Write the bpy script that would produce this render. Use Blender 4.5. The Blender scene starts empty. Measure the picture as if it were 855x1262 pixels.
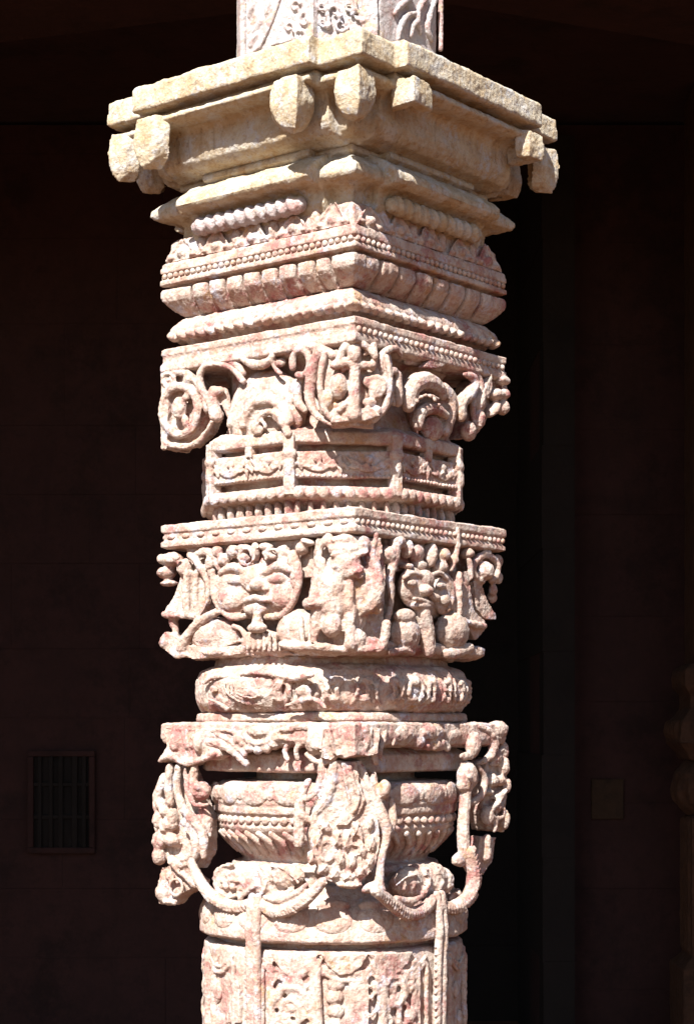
import bpy, math, random
from mathutils import Vector, Matrix

SC = bpy.context.scene
COL = SC.collection
R = math.radians

# ------------------------------------------------------------------ camera geometry
FPX = 2304.0; PX0 = 427.5; PY0 = 900.0           # focal length in photo pixels, principal column, horizon row
CX, CY = -0.0288, 4.5795                         # pillar axis in plan
ROT = -R(38.8)                                   # pillar turned so one arris faces the viewer
GROUND = -1.62
ca, sa = math.cos(ROT), math.sin(ROT)
def w2l(x, y): return (ca*x + sa*y, -sa*x + ca*y)
CAM_L = w2l(-CX, -CY)
WX_L = w2l(1, 0)

def sRGB(r, g, b):
    f = lambda c: (c/255/12.92) if c/255 <= .04045 else ((c/255+.055)/1.055)**2.4
    return (f(r), f(g), f(b), 1)

# ------------------------------------------------------------------ materials
def stone(name, pale, mid, dark, patch, bump=.35, rough=.9, scale=1.0):
    m = bpy.data.materials.new(name); m.use_nodes = True
    nt = m.node_tree; N = nt.nodes; L = nt.links
    b = N['Principled BSDF']; b.inputs['Roughness'].default_value = rough
    b.inputs['Specular IOR Level'].default_value = .25
    tc = N.new('ShaderNodeTexCoord')
    def noise(s, d=6, r=.6, off=0):
        mp = N.new('ShaderNodeMapping'); mp.inputs['Location'].default_value = (off, off*.7, off*1.3)
        L.new(tc.outputs['Object'], mp.inputs['Vector'])
        n = N.new('ShaderNodeTexNoise'); n.inputs['Scale'].default_value = s*scale; n.inputs['Detail'].default_value = d
        n.inputs['Roughness'].default_value = r; L.new(mp.outputs['Vector'], n.inputs['Vector']); return n
    def ramp(n, a, bb, c0, c1):
        r = N.new('ShaderNodeValToRGB'); r.color_ramp.elements[0].position = a; r.color_ramp.elements[1].position = bb
        r.color_ramp.elements[0].color = c0; r.color_ramp.elements[1].color = c1
        L.new(n.outputs['Fac'], r.inputs['Fac']); return r
    def mix(f, a, bb):
        x = N.new('ShaderNodeMix'); x.data_type = 'RGBA'
        L.new(f, x.inputs['Factor'])
        for s, i in ((a, 6), (bb, 7)):
            if isinstance(s, tuple): x.inputs[i].default_value = s
            else: L.new(s, x.inputs[i])
        return x.outputs[2]
    W, K = (1, 1, 1, 1), (0, 0, 0, 1)
    c = mix(ramp(noise(22, 10, .78), .42, .58, K, W).outputs['Color'], pale, mid)
    c = mix(ramp(noise(11, 9, .8, 3.1), .50, .62, K, W).outputs['Color'], c, patch[0])
    c = mix(ramp(noise(14, 9, .8, 8.3), .57, .66, K, W).outputs['Color'], c, patch[1])
    c = mix(ramp(noise(17, 9, .8, 15.7), .55, .63, K, W).outputs['Color'], c, patch[2])
    c = mix(ramp(noise(75, 8, .8, 5.5), .54, .68, K, (.75, .75, .75, 1)).outputs['Color'], c, dark)
    mp = N.new('ShaderNodeMapping'); mp.inputs['Scale'].default_value = (1, 1, .12); L.new(tc.outputs['Object'], mp.inputs['Vector'])
    sn = N.new('ShaderNodeTexNoise'); sn.inputs['Scale'].default_value = 38*scale; sn.inputs['Detail'].default_value = 6; sn.inputs['Roughness'].default_value = .7
    L.new(mp.outputs['Vector'], sn.inputs['Vector'])
    c = mix(ramp(sn, .56, .70, K, (.45, .45, .45, 1)).outputs['Color'], c, dark)
    v = N.new('ShaderNodeTexVoronoi'); v.inputs['Scale'].default_value = 130*scale; L.new(tc.outputs['Object'], v.inputs['Vector'])
    n2 = noise(90, 8, .75, 2.2); n3 = noise(25, 6, .7, 6.2)
    L.new(c, b.inputs['Base Color'])
    bp = N.new('ShaderNodeBump'); bp.inputs['Strength'].default_value = bump; bp.inputs['Distance'].default_value = .006
    ad = N.new('ShaderNodeMath'); ad.operation = 'ADD'
    L.new(n2.outputs['Fac'], ad.inputs[0]); L.new(n3.outputs['Fac'], ad.inputs[1])
    ad2 = N.new('ShaderNodeMath'); ad2.operation = 'MULTIPLY_ADD'; ad2.inputs[1].default_value = .35
    L.new(v.outputs['Distance'], ad2.inputs[0]); L.new(ad.outputs[0], ad2.inputs[2])
    L.new(ad2.outputs[0], bp.inputs['Height']); L.new(bp.outputs['Normal'], b.inputs['Normal'])
    return m

M_PINK = stone('weathered_pink_sandstone', (.46, .395, .345, 1), (.37, .25, .20, 1), (.14, .065, .035, 1),
               [(.285, .12, .11, 1), (.37, .225, .12, 1), (.43, .42, .47, 1)], bump=.7)
M_OCHRE = stone('weathered_ochre_sandstone', (.43, .378, .29, 1), (.36, .27, .165, 1), (.13, .07, .03, 1),
                [(.43, .41, .38, 1), (.33, .21, .11, 1), (.40, .41, .43, 1)], bump=.7)
M_WHITE = stone('pale_grey_sandstone', (.42, .40, .40, 1), (.37, .30, .29, 1), (.17, .09, .06, 1),
                [(.33, .19, .17, 1), (.39, .42, .50, 1), (.38, .30, .20, 1)], bump=.7)
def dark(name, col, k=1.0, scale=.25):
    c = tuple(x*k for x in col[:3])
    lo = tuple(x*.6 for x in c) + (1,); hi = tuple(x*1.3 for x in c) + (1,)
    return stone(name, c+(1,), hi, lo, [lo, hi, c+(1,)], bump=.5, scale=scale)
M_WALL = dark('shade_darkened_red_sandstone', (.021, .0080, .0070))  # deep shade of the hall is put into this base colour
M_WALL2 = dark('shade_darkened_grey_sandstone', (.0060, .0042, .0036))  # near-black base colour carries the shade of the recess
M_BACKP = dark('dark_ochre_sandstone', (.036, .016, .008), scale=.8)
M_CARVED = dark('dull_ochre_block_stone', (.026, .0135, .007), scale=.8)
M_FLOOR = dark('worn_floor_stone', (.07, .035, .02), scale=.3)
M_GROUND = dark('dry_tan_ground', (.13, .052, .018), scale=.2)

# ------------------------------------------------------------------ noise textures for erosion
def ctex(name, size, depth=3, hard=False):
    t = bpy.data.textures.new(name, 'CLOUDS'); t.noise_scale = size; t.noise_depth = depth
    if hard: t.noise_type = 'HARD_NOISE'
    return t
T_LEAF = bpy.data.textures.new('carved_leaf_cells', 'VORONOI'); T_LEAF.noise_scale = .019; T_LEAF.weight_1 = -1; T_LEAF.weight_2 = 1; T_LEAF.distance_metric = 'DISTANCE'; T_LEAF.noise_intensity = 1.2
T_BIG, T_MID, T_FINE = ctex('erosion_large', .07, 3), ctex('erosion_medium', .024, 4), ctex('erosion_fine', .008, 3)

# ------------------------------------------------------------------ solid builder
class Solid:
    def __init__(s): s.V = []; s.F = []
    def mesh(s, vs, fs):
        o = len(s.V); s.V.extend(tuple(v) for v in vs); s.F.extend(tuple(i+o for i in f) for f in fs)
    def ball(s, c, a, b, d, nu=14, nv=8):
        """ellipsoid with axis vectors a, b, d"""
        c = Vector(c); vs = [c + d]; fs = []
        for j in range(1, nv):
            t = math.pi*j/nv
            for i in range(nu):
                p = 2*math.pi*i/nu
                vs.append(c + a*(math.sin(t)*math.cos(p)) + b*(math.sin(t)*math.sin(p)) + d*math.cos(t))
        vs.append(c - d); last = len(vs)-1
        for i in range(nu):
            k = (i+1) % nu
            fs.append((0, 1+i, 1+k)); fs.append((last, last-nu+k, last-nu+i))
            for j in range(nv-2):
                q = 1+j*nu; fs.append((q+i, q+nu+i, q+nu+k, q+k))
        if (a.cross(b)).dot(d) < 0: fs = [tuple(reversed(f)) for f in fs]
        s.mesh(vs, fs)
    def box(s, c, a, b, d):
        c = Vector(c); vs = []
        for k in (-1, 1):
            for j in (-1, 1):
                for i in (-1, 1): vs.append(c + a*i + b*j + d*k)
        fs = [(0, 2, 3, 1), (4, 5, 7, 6), (0, 1, 5, 4), (2, 6, 7, 3), (0, 4, 6, 2), (1, 3, 7, 5)]
        if (a.cross(b)).dot(d) < 0: fs = [tuple(reversed(f)) for f in fs]
        s.mesh(vs, fs)
    def tube(s, pts, rad, n=9, flat=1.0, nrm=None, smooth=4):
        pts = [Vector(p) for p in pts]
        if not isinstance(rad, (list, tuple)): rad = [rad]*len(pts)
        # catmull-rom
        P, Q = [], []
        for i in range(len(pts)-1):
            p0 = pts[max(i-1, 0)]; p1 = pts[i]; p2 = pts[i+1]; p3 = pts[min(i+2, len(pts)-1)]
            for k in range(smooth):
                t = k/smooth
                P.append(.5*((2*p1) + (p2-p0)*t + (2*p0-5*p1+4*p2-p3)*t*t + (3*p1-p0-3*p2+p3)*t**3))
                Q.append(rad[i]*(1-t) + rad[i+1]*t)
        P.append(pts[-1]); Q.append(rad[-1])
        # rounded ends
        d0 = (P[0]-P[1]).normalized(); d1 = (P[-1]-P[-2]).normalized()
        P = [P[0]+d0*Q[0]*.9, P[0]+d0*Q[0]*.55] + P + [P[-1]+d1*Q[-1]*.55, P[-1]+d1*Q[-1]*.9]
        Q = [Q[0]*.3, Q[0]*.8] + Q + [Q[-1]*.8, Q[-1]*.3]
        up = Vector(nrm) if nrm is not None else Vector((.3, .2, 1)).normalized()
        vs = []; fs = []
        for i, p in enumerate(P):
            t = (P[min(i+1, len(P)-1)] - P[max(i-1, 0)]).normalized()
            a = t.cross(up)
            if a.length < 1e-4: a = t.orthogonal()
            a.normalize(); b = a.cross(t).normalized()
            for k in range(n):
                q = 2*math.pi*k/n
                vs.append(p + a*Q[i]*math.cos(q) + b*Q[i]*flat*math.sin(q))
        for i in range(len(P)-1):
            for k in range(n):
                k2 = (k+1) % n
                fs.append((i*n+k, i*n+k2, (i+1)*n+k2, (i+1)*n+k))
        fs.append(tuple(range(n-1, -1, -1))); o = (len(P)-1)*n; fs.append(tuple(range(o, o+n)))
        s.mesh(vs, fs)
    def loft(s, rings):
        n = len(rings[0]); vs = [p for r in rings for p in r]; fs = []
        for i in range(len(rings)-1):
            for k in range(n):
                k2 = (k+1) % n
                fs.append((i*n+k, (i+1)*n+k, (i+1)*n+k2, i*n+k2))
        fs.append(tuple(range(n))); o = (len(rings)-1)*n; fs.append(tuple(range(o+n-1, o-1, -1)))
        s.mesh(vs, fs)
    def profile(s, plan, prof):
        """plan(size) -> CCW 2-D outline; prof = [(size, z)] from top to bottom"""
        s.loft([[(x, y, z) for x, y in plan(a)] for a, z in prof])
    def out(s, name, mat, parent, vox=.0032, big=.006, mid=.004, fine=.0022, smooth=1, label=None, remesh=True, carve=None):
        me = bpy.data.meshes.new(name); me.from_pydata(s.V, [], s.F); me.update()
        o = bpy.data.objects.new(name, me); COL.objects.link(o); me.materials.append(mat)
        if parent is not None:
            o.parent = parent
            if parent.type == 'EMPTY': o.location = (0, 0, -parent.location.z)
        if remesh:
            r = o.modifiers.new('fuse', 'REMESH'); r.mode = 'VOXEL'; r.voxel_size = vox; r.use_smooth_shade = True
            if smooth:
                sm = o.modifiers.new('soften', 'SMOOTH'); sm.factor = .28; sm.iterations = smooth
            if carve is None: carve = {'foliage_bracket': .0045, 'frieze_foliage': .005, 'corner_leaf': .005, 'corner_lion': .004, 'corner_beast': .004, 'hair_curls': .004, 'leafy_cushion': .007, 'leaf_relief': .006, 'flame_foliage': .004, 'scroll_carving': .002, 'crest_ornament': .004, 'panel_relief': .003}.get(name, 0)
            for t, k in ((T_LEAF, carve), (T_BIG, big), (T_MID, mid), (T_FINE, fine)):
                if k:
                    d = o.modifiers.new(t.name, 'DISPLACE'); d.texture = t; d.strength = k; d.mid_level = .5
                    d.texture_coords = 'LOCAL'
        if label: o['label'] = label
        return o

def regular(n, rot=0):
    return lambda a: [(a*math.cos(rot+2*math.pi*i/n), a*math.sin(rot+2*math.pi*i/n)) for i in range(n)]
def square(h): return [(h, -h), (h, h), (-h, h), (-h, -h)]
def octo(a, k=.4142):
    c = a*k; return [(a, -c), (a, c), (c, a), (-c, a), (-a, c), (-a, -c), (-c, -a), (c, -a)]
def stepped(p, w):
    def f(h):
        q = [(h, -h), (h, -w), (h+p, -w), (h+p, w), (h, w)]; out = []
        for k in range(4):
            for x, y in q:
                for _ in range(k): x, y = -y, x
                out.append((x, y))
        return out
    return f
def supere(n, N=72):
    def f(a):
        out = []
        for i in range(N):
            t = 2*math.pi*i/N; c, s_ = math.cos(t), math.sin(t)
            r = a/((abs(c)**n+abs(s_)**n)**(1/n)); out.append((r*c, r*s_))
        return out
    return f

# ------------------------------------------------------------------ face frames: ornaments are traced on the real faces
class Face:
    def __init__(s, ang, d):
        s.n = Vector((math.cos(ang), math.sin(ang), 0)); s.u = Vector((-s.n.y, s.n.x, 0)); s.d = d
        s.cos = abs(s.u.x*WX_L[0] + s.u.y*WX_L[1])
    def hit(s, px, py, off=0):
        dl = w2l((px-PX0)/FPX, 1.0); dz = (PY0-py)/FPX
        t = (s.d+off - (s.n.x*CAM_L[0]+s.n.y*CAM_L[1]))/(s.n.x*dl[0]+s.n.y*dl[1])
        s.t = t
        return Vector((CAM_L[0]+t*dl[0], CAM_L[1]+t*dl[1], t*dz))
    def ball(s, S, px, py, rx, ry, off=0, d=None, rot=0):
        c = s.hit(px, py, off); k = s.t/FPX
        ru, rz = rx*k/s.cos, ry*k
        if d is None: d = .75*min(ru, rz)
        r = R(rot); a = (s.u*math.cos(r)+Vector((0, 0, 1))*math.sin(r))*ru
        b = (-s.u*math.sin(r)+Vector((0, 0, 1))*math.cos(r))*rz
        S.ball(c, a, s.n*d, b)
    def tube(s, S, pts, r, off=0, flat=1.0):
        P = []
        for p in pts: P.append(s.hit(p[0], p[1], off + (p[2] if len(p) > 2 else 0)))
        k = s.t/FPX
        r = [x*k for x in r] if isinstance(r, (list, tuple)) else r*k
        S.tube(P, r, flat=flat, nrm=s.n)
    def ring(s, S, px, py, rx, ry, r, off=0, a0=0, a1=360, n=12):
        s.tube(S, [(px+rx*math.cos(R(a0+(a1-a0)*i/n)), py-ry*math.sin(R(a0+(a1-a0)*i/n))) for i in range(n+1)], r, off)
    def poly(s, S, pts, back, front):
        top = [s.hit(x, y, front) for x, y in pts]
        area = sum((top[i]-top[0]).cross(top[(i+1) % len(top)]-top[0]).dot(s.n) for i in range(len(top)))
        if area < 0: top.reverse()
        bot = [p - s.n*(front-back) for p in top]; n = len(top)
        S.mesh(top+bot, [tuple(range(n)), tuple(range(2*n-1, n-1, -1))] + [(i, i+n, (i+1) % n+n, (i+1) % n) for i in range(n)])
    def spiral(s, S, px, py, r0, turns, r, off=0, start=0, dirn=1, ky=1.0):
        n = int(10*turns)+2; pts = []; rr = []
        for i in range(n):
            t = i/(n-1); a = R(start)+dirn*2*math.pi*turns*t; q = r0*(1-t*.85)
            pts.append((px+q*math.cos(a)*s.cos, py-q*ky*math.sin(a))); rr.append(r*(1-.45*t))
        s.tube(S, pts, rr, off)

def onface(S, side, u, z, h):
    """point on face number `side` (0 = right, 3 = left of picture) at lateral u"""
    n = [Vector((1, 0, 0)), Vector((0, 1, 0)), Vector((-1, 0, 0)), Vector((0, -1, 0))][side]
    t = Vector((-n.y, n.x, 0)); return n*h + t*u + Vector((0, 0, z)), n, t
Z = Vector((0, 0, 1))
def beads(S, h, z, r, pitch, w, sides=(0, 1, 2, 3)):
    n = int(2*w/pitch)
    for sd in sides:
        for i in range(n+1):
            c, nn, t = onface(S, sd, -w+2*w*i/n, z, h)
            S.ball(c, t*r, nn*r, Z*r*1.05, 8, 6)

LA = R(-90); RA = R(0); CA = R(-45)
def FL(d=.30): return Face(LA, d)
def FR(d=.30): return Face(RA, d)
def FC(d=.40): return Face(CA, d)

# ------------------------------------------------------------------ the pillar
pillar = bpy.data.objects.new('temple_pillar', None); COL.objects.link(pillar)
pillar.location = (CX, CY, GROUND); pillar.rotation_euler = (0, 0, ROT)
pillar['label'] = 'sunlit carved pink and cream sandstone pillar with tiered capital in front of the dark hall'
pillar['category'] = 'pillar'

rnd = random.Random(7)

# --- upper shaft
S = Solid(); S.profile(lambda a: octo(a, .49), [(.225, 2.9), (.225, 1.47)])
S.out('upper_shaft', M_WHITE, pillar, vox=.004, big=.004, mid=.003)
S = Solid(); F = Face(LA, .225); G = Face(RA, .225); C = Face(CA, .2393)
F.poly(S, [(303, -10), (347, -10), (336, 24), (320, 58), (303, 70)], -.02, .007)
F.poly(S, [(358, -10), (386, -10), (386, 44), (332, 56), (342, 34)], -.02, .006)
for x, y, r_ in ((364, 8, 8), (376, 24, 9), (356, 34, 8), (368, 44, 7)): F.spiral(S, x, y, r_, .9, 2.6, .010, x*7, 1, 1.1)
for x, y, a_ in ((310, 10, 60), (318, 30, 40), (330, 8, 70), (312, 48, 50)): F.ball(S, x, y, 9, 4, .008, .006, a_)
for x, y, r_ in ((396, 6, 8), (412, 14, 9), (430, 6, 9), (398, 26, 8), (420, 30, 8), (440, 20, 7)):
    C.spiral(S, x, y, r_, 1.0, 2.8, .004, x*11, -1, 1.1); C.ball(S, x+7, y+6, 5, 4, .002, .010, x)
C.poly(S, [(446, -10), (466, -10), (466, 60), (446, 60)], -.02, .008)
for p_ in ([(490, 48), (494, 30), (502, 18), (512, 16)], [(506, 44), (508, 32), (514, 26)], [(518, 40), (514, 22), (518, 6), (526, -4)], [(532, 50), (526, 34), (530, 14), (536, 0)], [(486, 16), (494, 6), (506, -4)]):
    G.tube(S, p_, [3, 5, 4.5, 3][:len(p_)], .003)
F.tube(S, [(300, -6), (300, 70)], 5, .0); G.tube(S, [(543, -6), (543, 60)], 4, 0); 
S.out('scroll_carving', M_WHITE, pillar, vox=.0025, big=.003)

# --- top slab
S = Solid(); st = stepped(.034, .272)
S.profile(st, [(.380, 1.522), (.391, 1.514), (.393, 1.464), (.389, 1.459)])
S.out('capital_slab', M_OCHRE, pillar, vox=.004, big=.010, mid=.004, fine=.003)

# --- eave fillet and cove
S = Solid(); st = stepped(.032, .258)
S.profile(st, [(.35, 1.46), (.352, 1.447), (.374, 1.443), (.378, 1.430), (.362, 1.424), (.320, 1.420), (.309, 1.405), (.309, 1.380), (.309, 1.360), (.303, 1.344), (.290, 1.332), (.265, 1.326), (.25, 1.32)])
S.out('cove_cornice', M_OCHRE, pillar, vox=.004, big=.008)
S = Solid(); st = stepped(.03, .165)
S.profile(st, [(.262, 1.325), (.268, 1.318), (.268, 1.308), (.255, 1.302)])
S.out('thin_fillet', M_OCHRE, pillar, vox=.003, big=.003, mid=.003)

# --- hanging leaves at the angles of the cornice
def leaf(vx, vy, zt, zb, wl, wr, name='pendant_leaf', thick=.032, broken=0, curl=.0):
    """folded shield leaf wrapped round the angle at (vx, vy) of a picture-front corner (L wing -x, R wing +y)"""
    S = Solid(); n = 12; rings = []
    o = Vector((vx, vy, 0)); dl = Vector((-1, 0, 0)); dr = Vector((0, 1, 0)); out = Vector((1, -1, 0)).normalized()
    for i in range(n+1):
        t = i/n; z = zt + (zb-zt)*t
        if t > 1-broken: break
        k = (1-(max(t-.35, 0)/.65)**2.4)**.5 if t < 1 else .05
        k = max(k, .06); k *= (.86 + .14*min(t/.25, 1))
        c = o + out*(.010+.012*math.sin(t*2.6) - .02*t*t + curl*t)
        a = c + dl*wl*k + Vector((0, .006, 0)); b = c + dr*wr*k - Vector((.006, 0, 0))
        ins = -out*thick
        rings.append([tuple(p + Z*z) for p in (c, b, b+ins*1.0+Vector((-.006, 0, 0)), c+ins*1.3, a+ins*1.0+Vector((0, .006, 0)), a)])
    S.loft(rings)
    return S
def leafset(q, names):
    for (vx, vy, zt, zb, wl, wr, br) in names:
        S = leaf(vx, vy, zt, zb, wl, wr, broken=br)
        for _ in range(q):
            S.V = [(-y, x, z) for x, y, z in S.V]
        S.out('pendant_leaf', M_OCHRE, pillar, vox=.003, big=.010, mid=.004)
full = [(.250, -.420, 1.440, 1.336, .060, .055, 0), (.378, -.378, 1.440, 1.328, .052, .052, 0), (.420, -.250, 1.440, 1.325, .055, .066, 0)]
near = [(.236, -.426, 1.438, 1.322, .082, .066, 0), (.378, -.386, 1.438, 1.330, .072, .066, 0), (.426, -.252, 1.440, 1.340, .068, .078, .34)]
right = [(.262, -.418, 1.442, 1.345, .055, .066, .3), (.384, -.384, 1.442, 1.335, .052, .052, 0), (.420, -.250, 1.440, 1.335, .055, .06, .1)]
leafset(0, near); leafset(1, right); leafset(2, full[:2]); leafset(3, full)

# --- ogee eave
S = Solid(); st = stepped(.030, .205)
S.profile(st, [(.22, 1.316), (.250, 1.306), (.282, 1.288), (.306, 1.270), (.317, 1.258), (.318, 1.244), (.312, 1.236), (.296, 1.232), (.275, 1.229), (.262, 1.220), (.262, 1.19), (.25, 1.17)])
S.out('eave_moulding', M_OCHRE, pillar, vox=.004, big=.010, mid=.005)

# --- rope rolls under the eave, one on each face
for sd, (u0, u1) in enumerate(((-.165, .165), (-.16, .16), (-.16, .16), (-.175, .140))):
    S = Solid(); h = .300; n = 10
    a, nn, t = onface(S, sd, u0, 1.198, h); b, _, _ = onface(S, sd, u1, 1.198, h)
    S.tube([a, (a+b)/2, b], .020)
    for i in range(n):
        c = a.lerp(b, (i+.5)/n)
        S.ball(c+nn*.003, (t*.8+Z*.45)*.016, nn*.022, (Z*.9-t*.45)*.025)
    S.out('rope_roll', M_OCHRE if sd in (0, 1) else M_WHITE, pillar, vox=.003, big=.004, mid=.004)

# --- crested frieze block
S = Solid()
S.profile(square, [(.250, 1.20), (.268, 1.192), (.282, 1.180), (.288, 1.135), (.299, 1.128), (.302, 1.112), (.302, 1.106), (.295, 1.103), (.295, 1.092), (.302, 1.089), (.303, 1.077),
                   (.280, 1.074), (.278, 1.067), (.282, 1.065), (.283, 1.048), (.279, 1.035), (.262, 1.016), (.248, 1.003), (.24, .995)])
S.out('crested_frieze', M_PINK, pillar, vox=.0032, big=.006, mid=.004)
S = Solid(); beads(S, .299, 1.0975, .0075, .0185, .288)
S.out('bead_row', M_PINK, pillar, vox=.0022, big=.002, mid=.002, fine=.001)
S = Solid()
for sd in range(4):
    for i, u in enumerate((-.235, -.125, -.01, .115, .23)):
        F_ = Face(R([0, 90, 180, 270][sd]), .292); k = .048+.008*((i*7+sd) % 3)
        def q_(u_, z_, off): return F_.n*(.286+off) + F_.u*u_ + Z*z_
        top = [q_(u-.056, 1.130, .012), q_(u+.056, 1.130, .012), q_(u+.03, 1.150, .008), q_(u+.012, 1.140+k*.7, .004), q_(u, 1.134+k, .002), q_(u-.012, 1.140+k*.7, .004), q_(u-.03, 1.150, .008)]
        bot = [p-F_.n*.03 for p in top]; n_ = len(top)
        S.mesh(top+bot, [tuple(range(n_)), tuple(range(2*n_-1, n_-1, -1))] + [(a, a+n_, (a+1) % n_+n_, (a+1) % n_) for a in range(n_)])
        S.ball(q_(u, 1.148, .010), F_.u*.016, F_.n*.010, Z*.013)
        for sg in (-1, 1):
            S.tube([q_(u+sg*.05, 1.136, .012), q_(u+sg*.03, 1.158, .008), q_(u+sg*.006, 1.132+k, .004)], .0045)
            S.ball(q_(u+sg*.034, 1.140, .011), F_.u*.010, F_.n*.008, Z*.007)
        if i < 4:
            S.ball(q_(u+.06, 1.158, -.002), F_.u*.016, F_.n*.012, Z*.026); S.ball(q_(u+.06, 1.180, -.008), F_.u*.02, F_.n*.012, Z*.012)
S.out('crest_ornament', M_PINK, pillar, vox=.0028, big=.008, mid=.006)
S = Solid()
for sd in range(4):
    us = [-.266, -.205, -.150, -.095, -.040, .015, .07, .125, .18, .225, .266] if sd != 0 else [-.266, -.20, -.13, -.062, .005, .07, .135, .20, .266]
    for a, b in zip(us, us[1:]):
        w = (b-a)/2-.0044
        vs = []
        rings = []
        for z, h in ((1.067, .296), (1.063, .299), (1.050, .300), (1.038, .297), (1.020, .281), (1.006, .264), (1.002, .257)):
            k = w*h/.304
            ring = []
            for x, dd in ((-k, -.03), (-k, -.008), (-k*.86, -.001), (0, .0015), (k*.86, -.001), (k, -.008), (k, -.03)):
                c, nn, t = onface(S, sd, (a+b)/2+x, z, h+dd); ring.append(tuple(c))
            rings.append(ring)
        S.loft(rings)
for sx, sy in ((1, -1), (1, 1), (-1, 1), (-1, -1)):
    rings = []
    for z, h in ((1.067, .298), (1.063, .300), (1.050, .301), (1.038, .298), (1.020, .282), (1.006, .265), (1.002, .257)):
        q = h-.040; r_ = [(q*sx, q*sy, z), (h*sx, q*sy, z), (h*sx, h*sy, z), (q*sx, h*sy, z)]
        rings.append(r_ if sx*sy > 0 else r_[::-1])
    S.loft(rings)
S.out('petal_band', M_PINK, pillar, vox=.0024, big=.005, mid=.003, fine=.002)

# --- leaf moulding
S = Solid()
S.profile(square, [(.25, 1.004), (.262, .998), (.281, .980), (.286, .969), (.284, .958), (.266, .950), (.252, .935), (.25, .92)])
for sd in range(4):
    for i in range(19):
        u = -.276+i*.0307
        c, nn, t = onface(S, sd, u, .953, .281)
        dr = 1 if u > 0 else -1
        S.ball(c, (t*.9+Z*.45*dr)*.018, nn*.017, (Z-t*.5*dr)*.0085)
S.out('leaf_moulding', M_PINK, pillar, vox=.0026, big=.005, mid=.005)

# --- bracket tier
S = Solid()
S.profile(square, [(.29, .926), (.300, .922), (.301, .907), (.297, .904), (.297, .888), (.301, .885), (.301, .868), (.29, .864), (.27, .862)])
S.out('bracket_band', M_PINK, pillar, vox=.003, big=.006, mid=.004)
S = Solid(); beads(S, .299, .896, .0072, .0195, .285, (0, 1, 2))
S.out('bead_row', M_PINK, pillar, vox=.0022, big=.002, mid=.002, fine=.001)
S = Solid(); S.profile(lambda a: octo(a, .55), [(.250, .875), (.232, .85), (.228, .76), (.25, .70), (.268, .68)])
S.out('bracket_core', M_PINK, pillar, vox=.004)

F = FL(); G = FR(); C = FC(.385)
# left bracket
S = Solid()
F.poly(S, [(197, 458), (232, 456), (250, 482), (254, 510), (244, 532), (226, 548), (197, 554)], -.085, -.018)
F.poly(S, [(197, 455), (205, 455), (207, 500), (205, 554), (197, 554)], -.085, 0)
F.ring(S, 208, 468, 7, 8, 3.5, -.002); F.ball(S, 208, 468, 3, 3, 0)
F.ring(S, 222, 506, 22, 30, 6.5, -.004)
F.ball(S, 221, 503, 10, 15, -.002, .016); F.ball(S, 229, 490, 5, 6, 0); F.ball(S, 229, 520, 5, 9, 0)
F.tube(S, [(215, 458), (232, 461), (244, 474), (252, 490), (255, 506)], 5.5, -.006)
F.ball(S, 232, 468, 7, 8, -.004); F.ball(S, 226, 534, 7, 4, 0); F.ball(S, 212, 530, 6, 7, 0)
F.tube(S, [(262, 518), (254, 532), (243, 545), (230, 550), (214, 549), (203, 545)], [3.5, 4, 4.5, 5, 5, 4], -.006)
S.out('foliage_bracket', M_PINK, pillar, vox=.0025, big=.005, mid=.004)
# looped ribbon and stalk
S = Solid()
F.tube(S, [(256, 492), (249, 480), (246, 466), (251, 453), (264, 449), (280, 451), (291, 459), (300, 470)], [4.5, 5, 5, 4.5, 4, 4, 4.2, 4], -.004)
F.tube(S, [(264, 483), (262, 498), (268, 514)], [8, 9, 7], -.012); F.tube(S, [(254, 485), (258, 500), (262, 515)], 3.5, -.004)
F.tube(S, [(276, 484), (280, 500), (284, 514)], [7, 6, 4], -.03); F.ball(S, 268, 482, 9, 6, -.010)
S.out('looped_ribbon', M_PINK, pillar, vox=.0025, big=.004, mid=.004)
# shell on the left face
S = Solid()
F.ball(S, 330, 512, 48, 57, -.046, .052)
for q, (rx, ry, rr_, of) in enumerate(((41, 52, 6, -.014), (29, 37, 7, .004), (17, 22, 5, .014))):
    F.tube(S, [(325+4*q+rx*math.cos(R(a)), 530-ry*math.sin(R(a))) for a in range(172, 14, -22)], rr_, of)
for i in range(7):
    a = R(150-20*i); F.tube(S, [(327+26*math.cos(a), 524-34*math.sin(a)), (327+43*math.cos(a), 524-55*math.sin(a))], [3, 4.4], -.018)
F.ring(S, 319, 526, 8, 8, 3, .016, 0, 200); F.ball(S, 318, 530, 7, 7, .010)
F.tube(S, [(336, 512), (348, 522), (356, 535)], [4, 5, 5], .010)
F.ball(S, 356, 492, 9, 9, -.010); F.ball(S, 364, 478, 8, 12, -.014); F.ball(S, 364, 515, 9, 14, -.02)
S.out('shell_ornament', M_PINK, pillar, vox=.0025, big=.006, mid=.004)
S = Solid()
F.tube(S, [(300, 443), (312, 449), (325, 449), (334, 443), (336, 435), (330, 431)], [4, 6, 6, 5, 3.5, 2.5], -.004)
F.tube(S, [(282, 444), (292, 450), (300, 460)], [5, 6, 4], -.012); F.ball(S, 345, 447, 8, 6, -.02); F.tube(S, [(336, 440), (338, 452), (346, 460)], 3, -.006)
S.out('curled_leaf', M_PINK, pillar, vox=.0025, big=.004, mid=.004)
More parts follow.
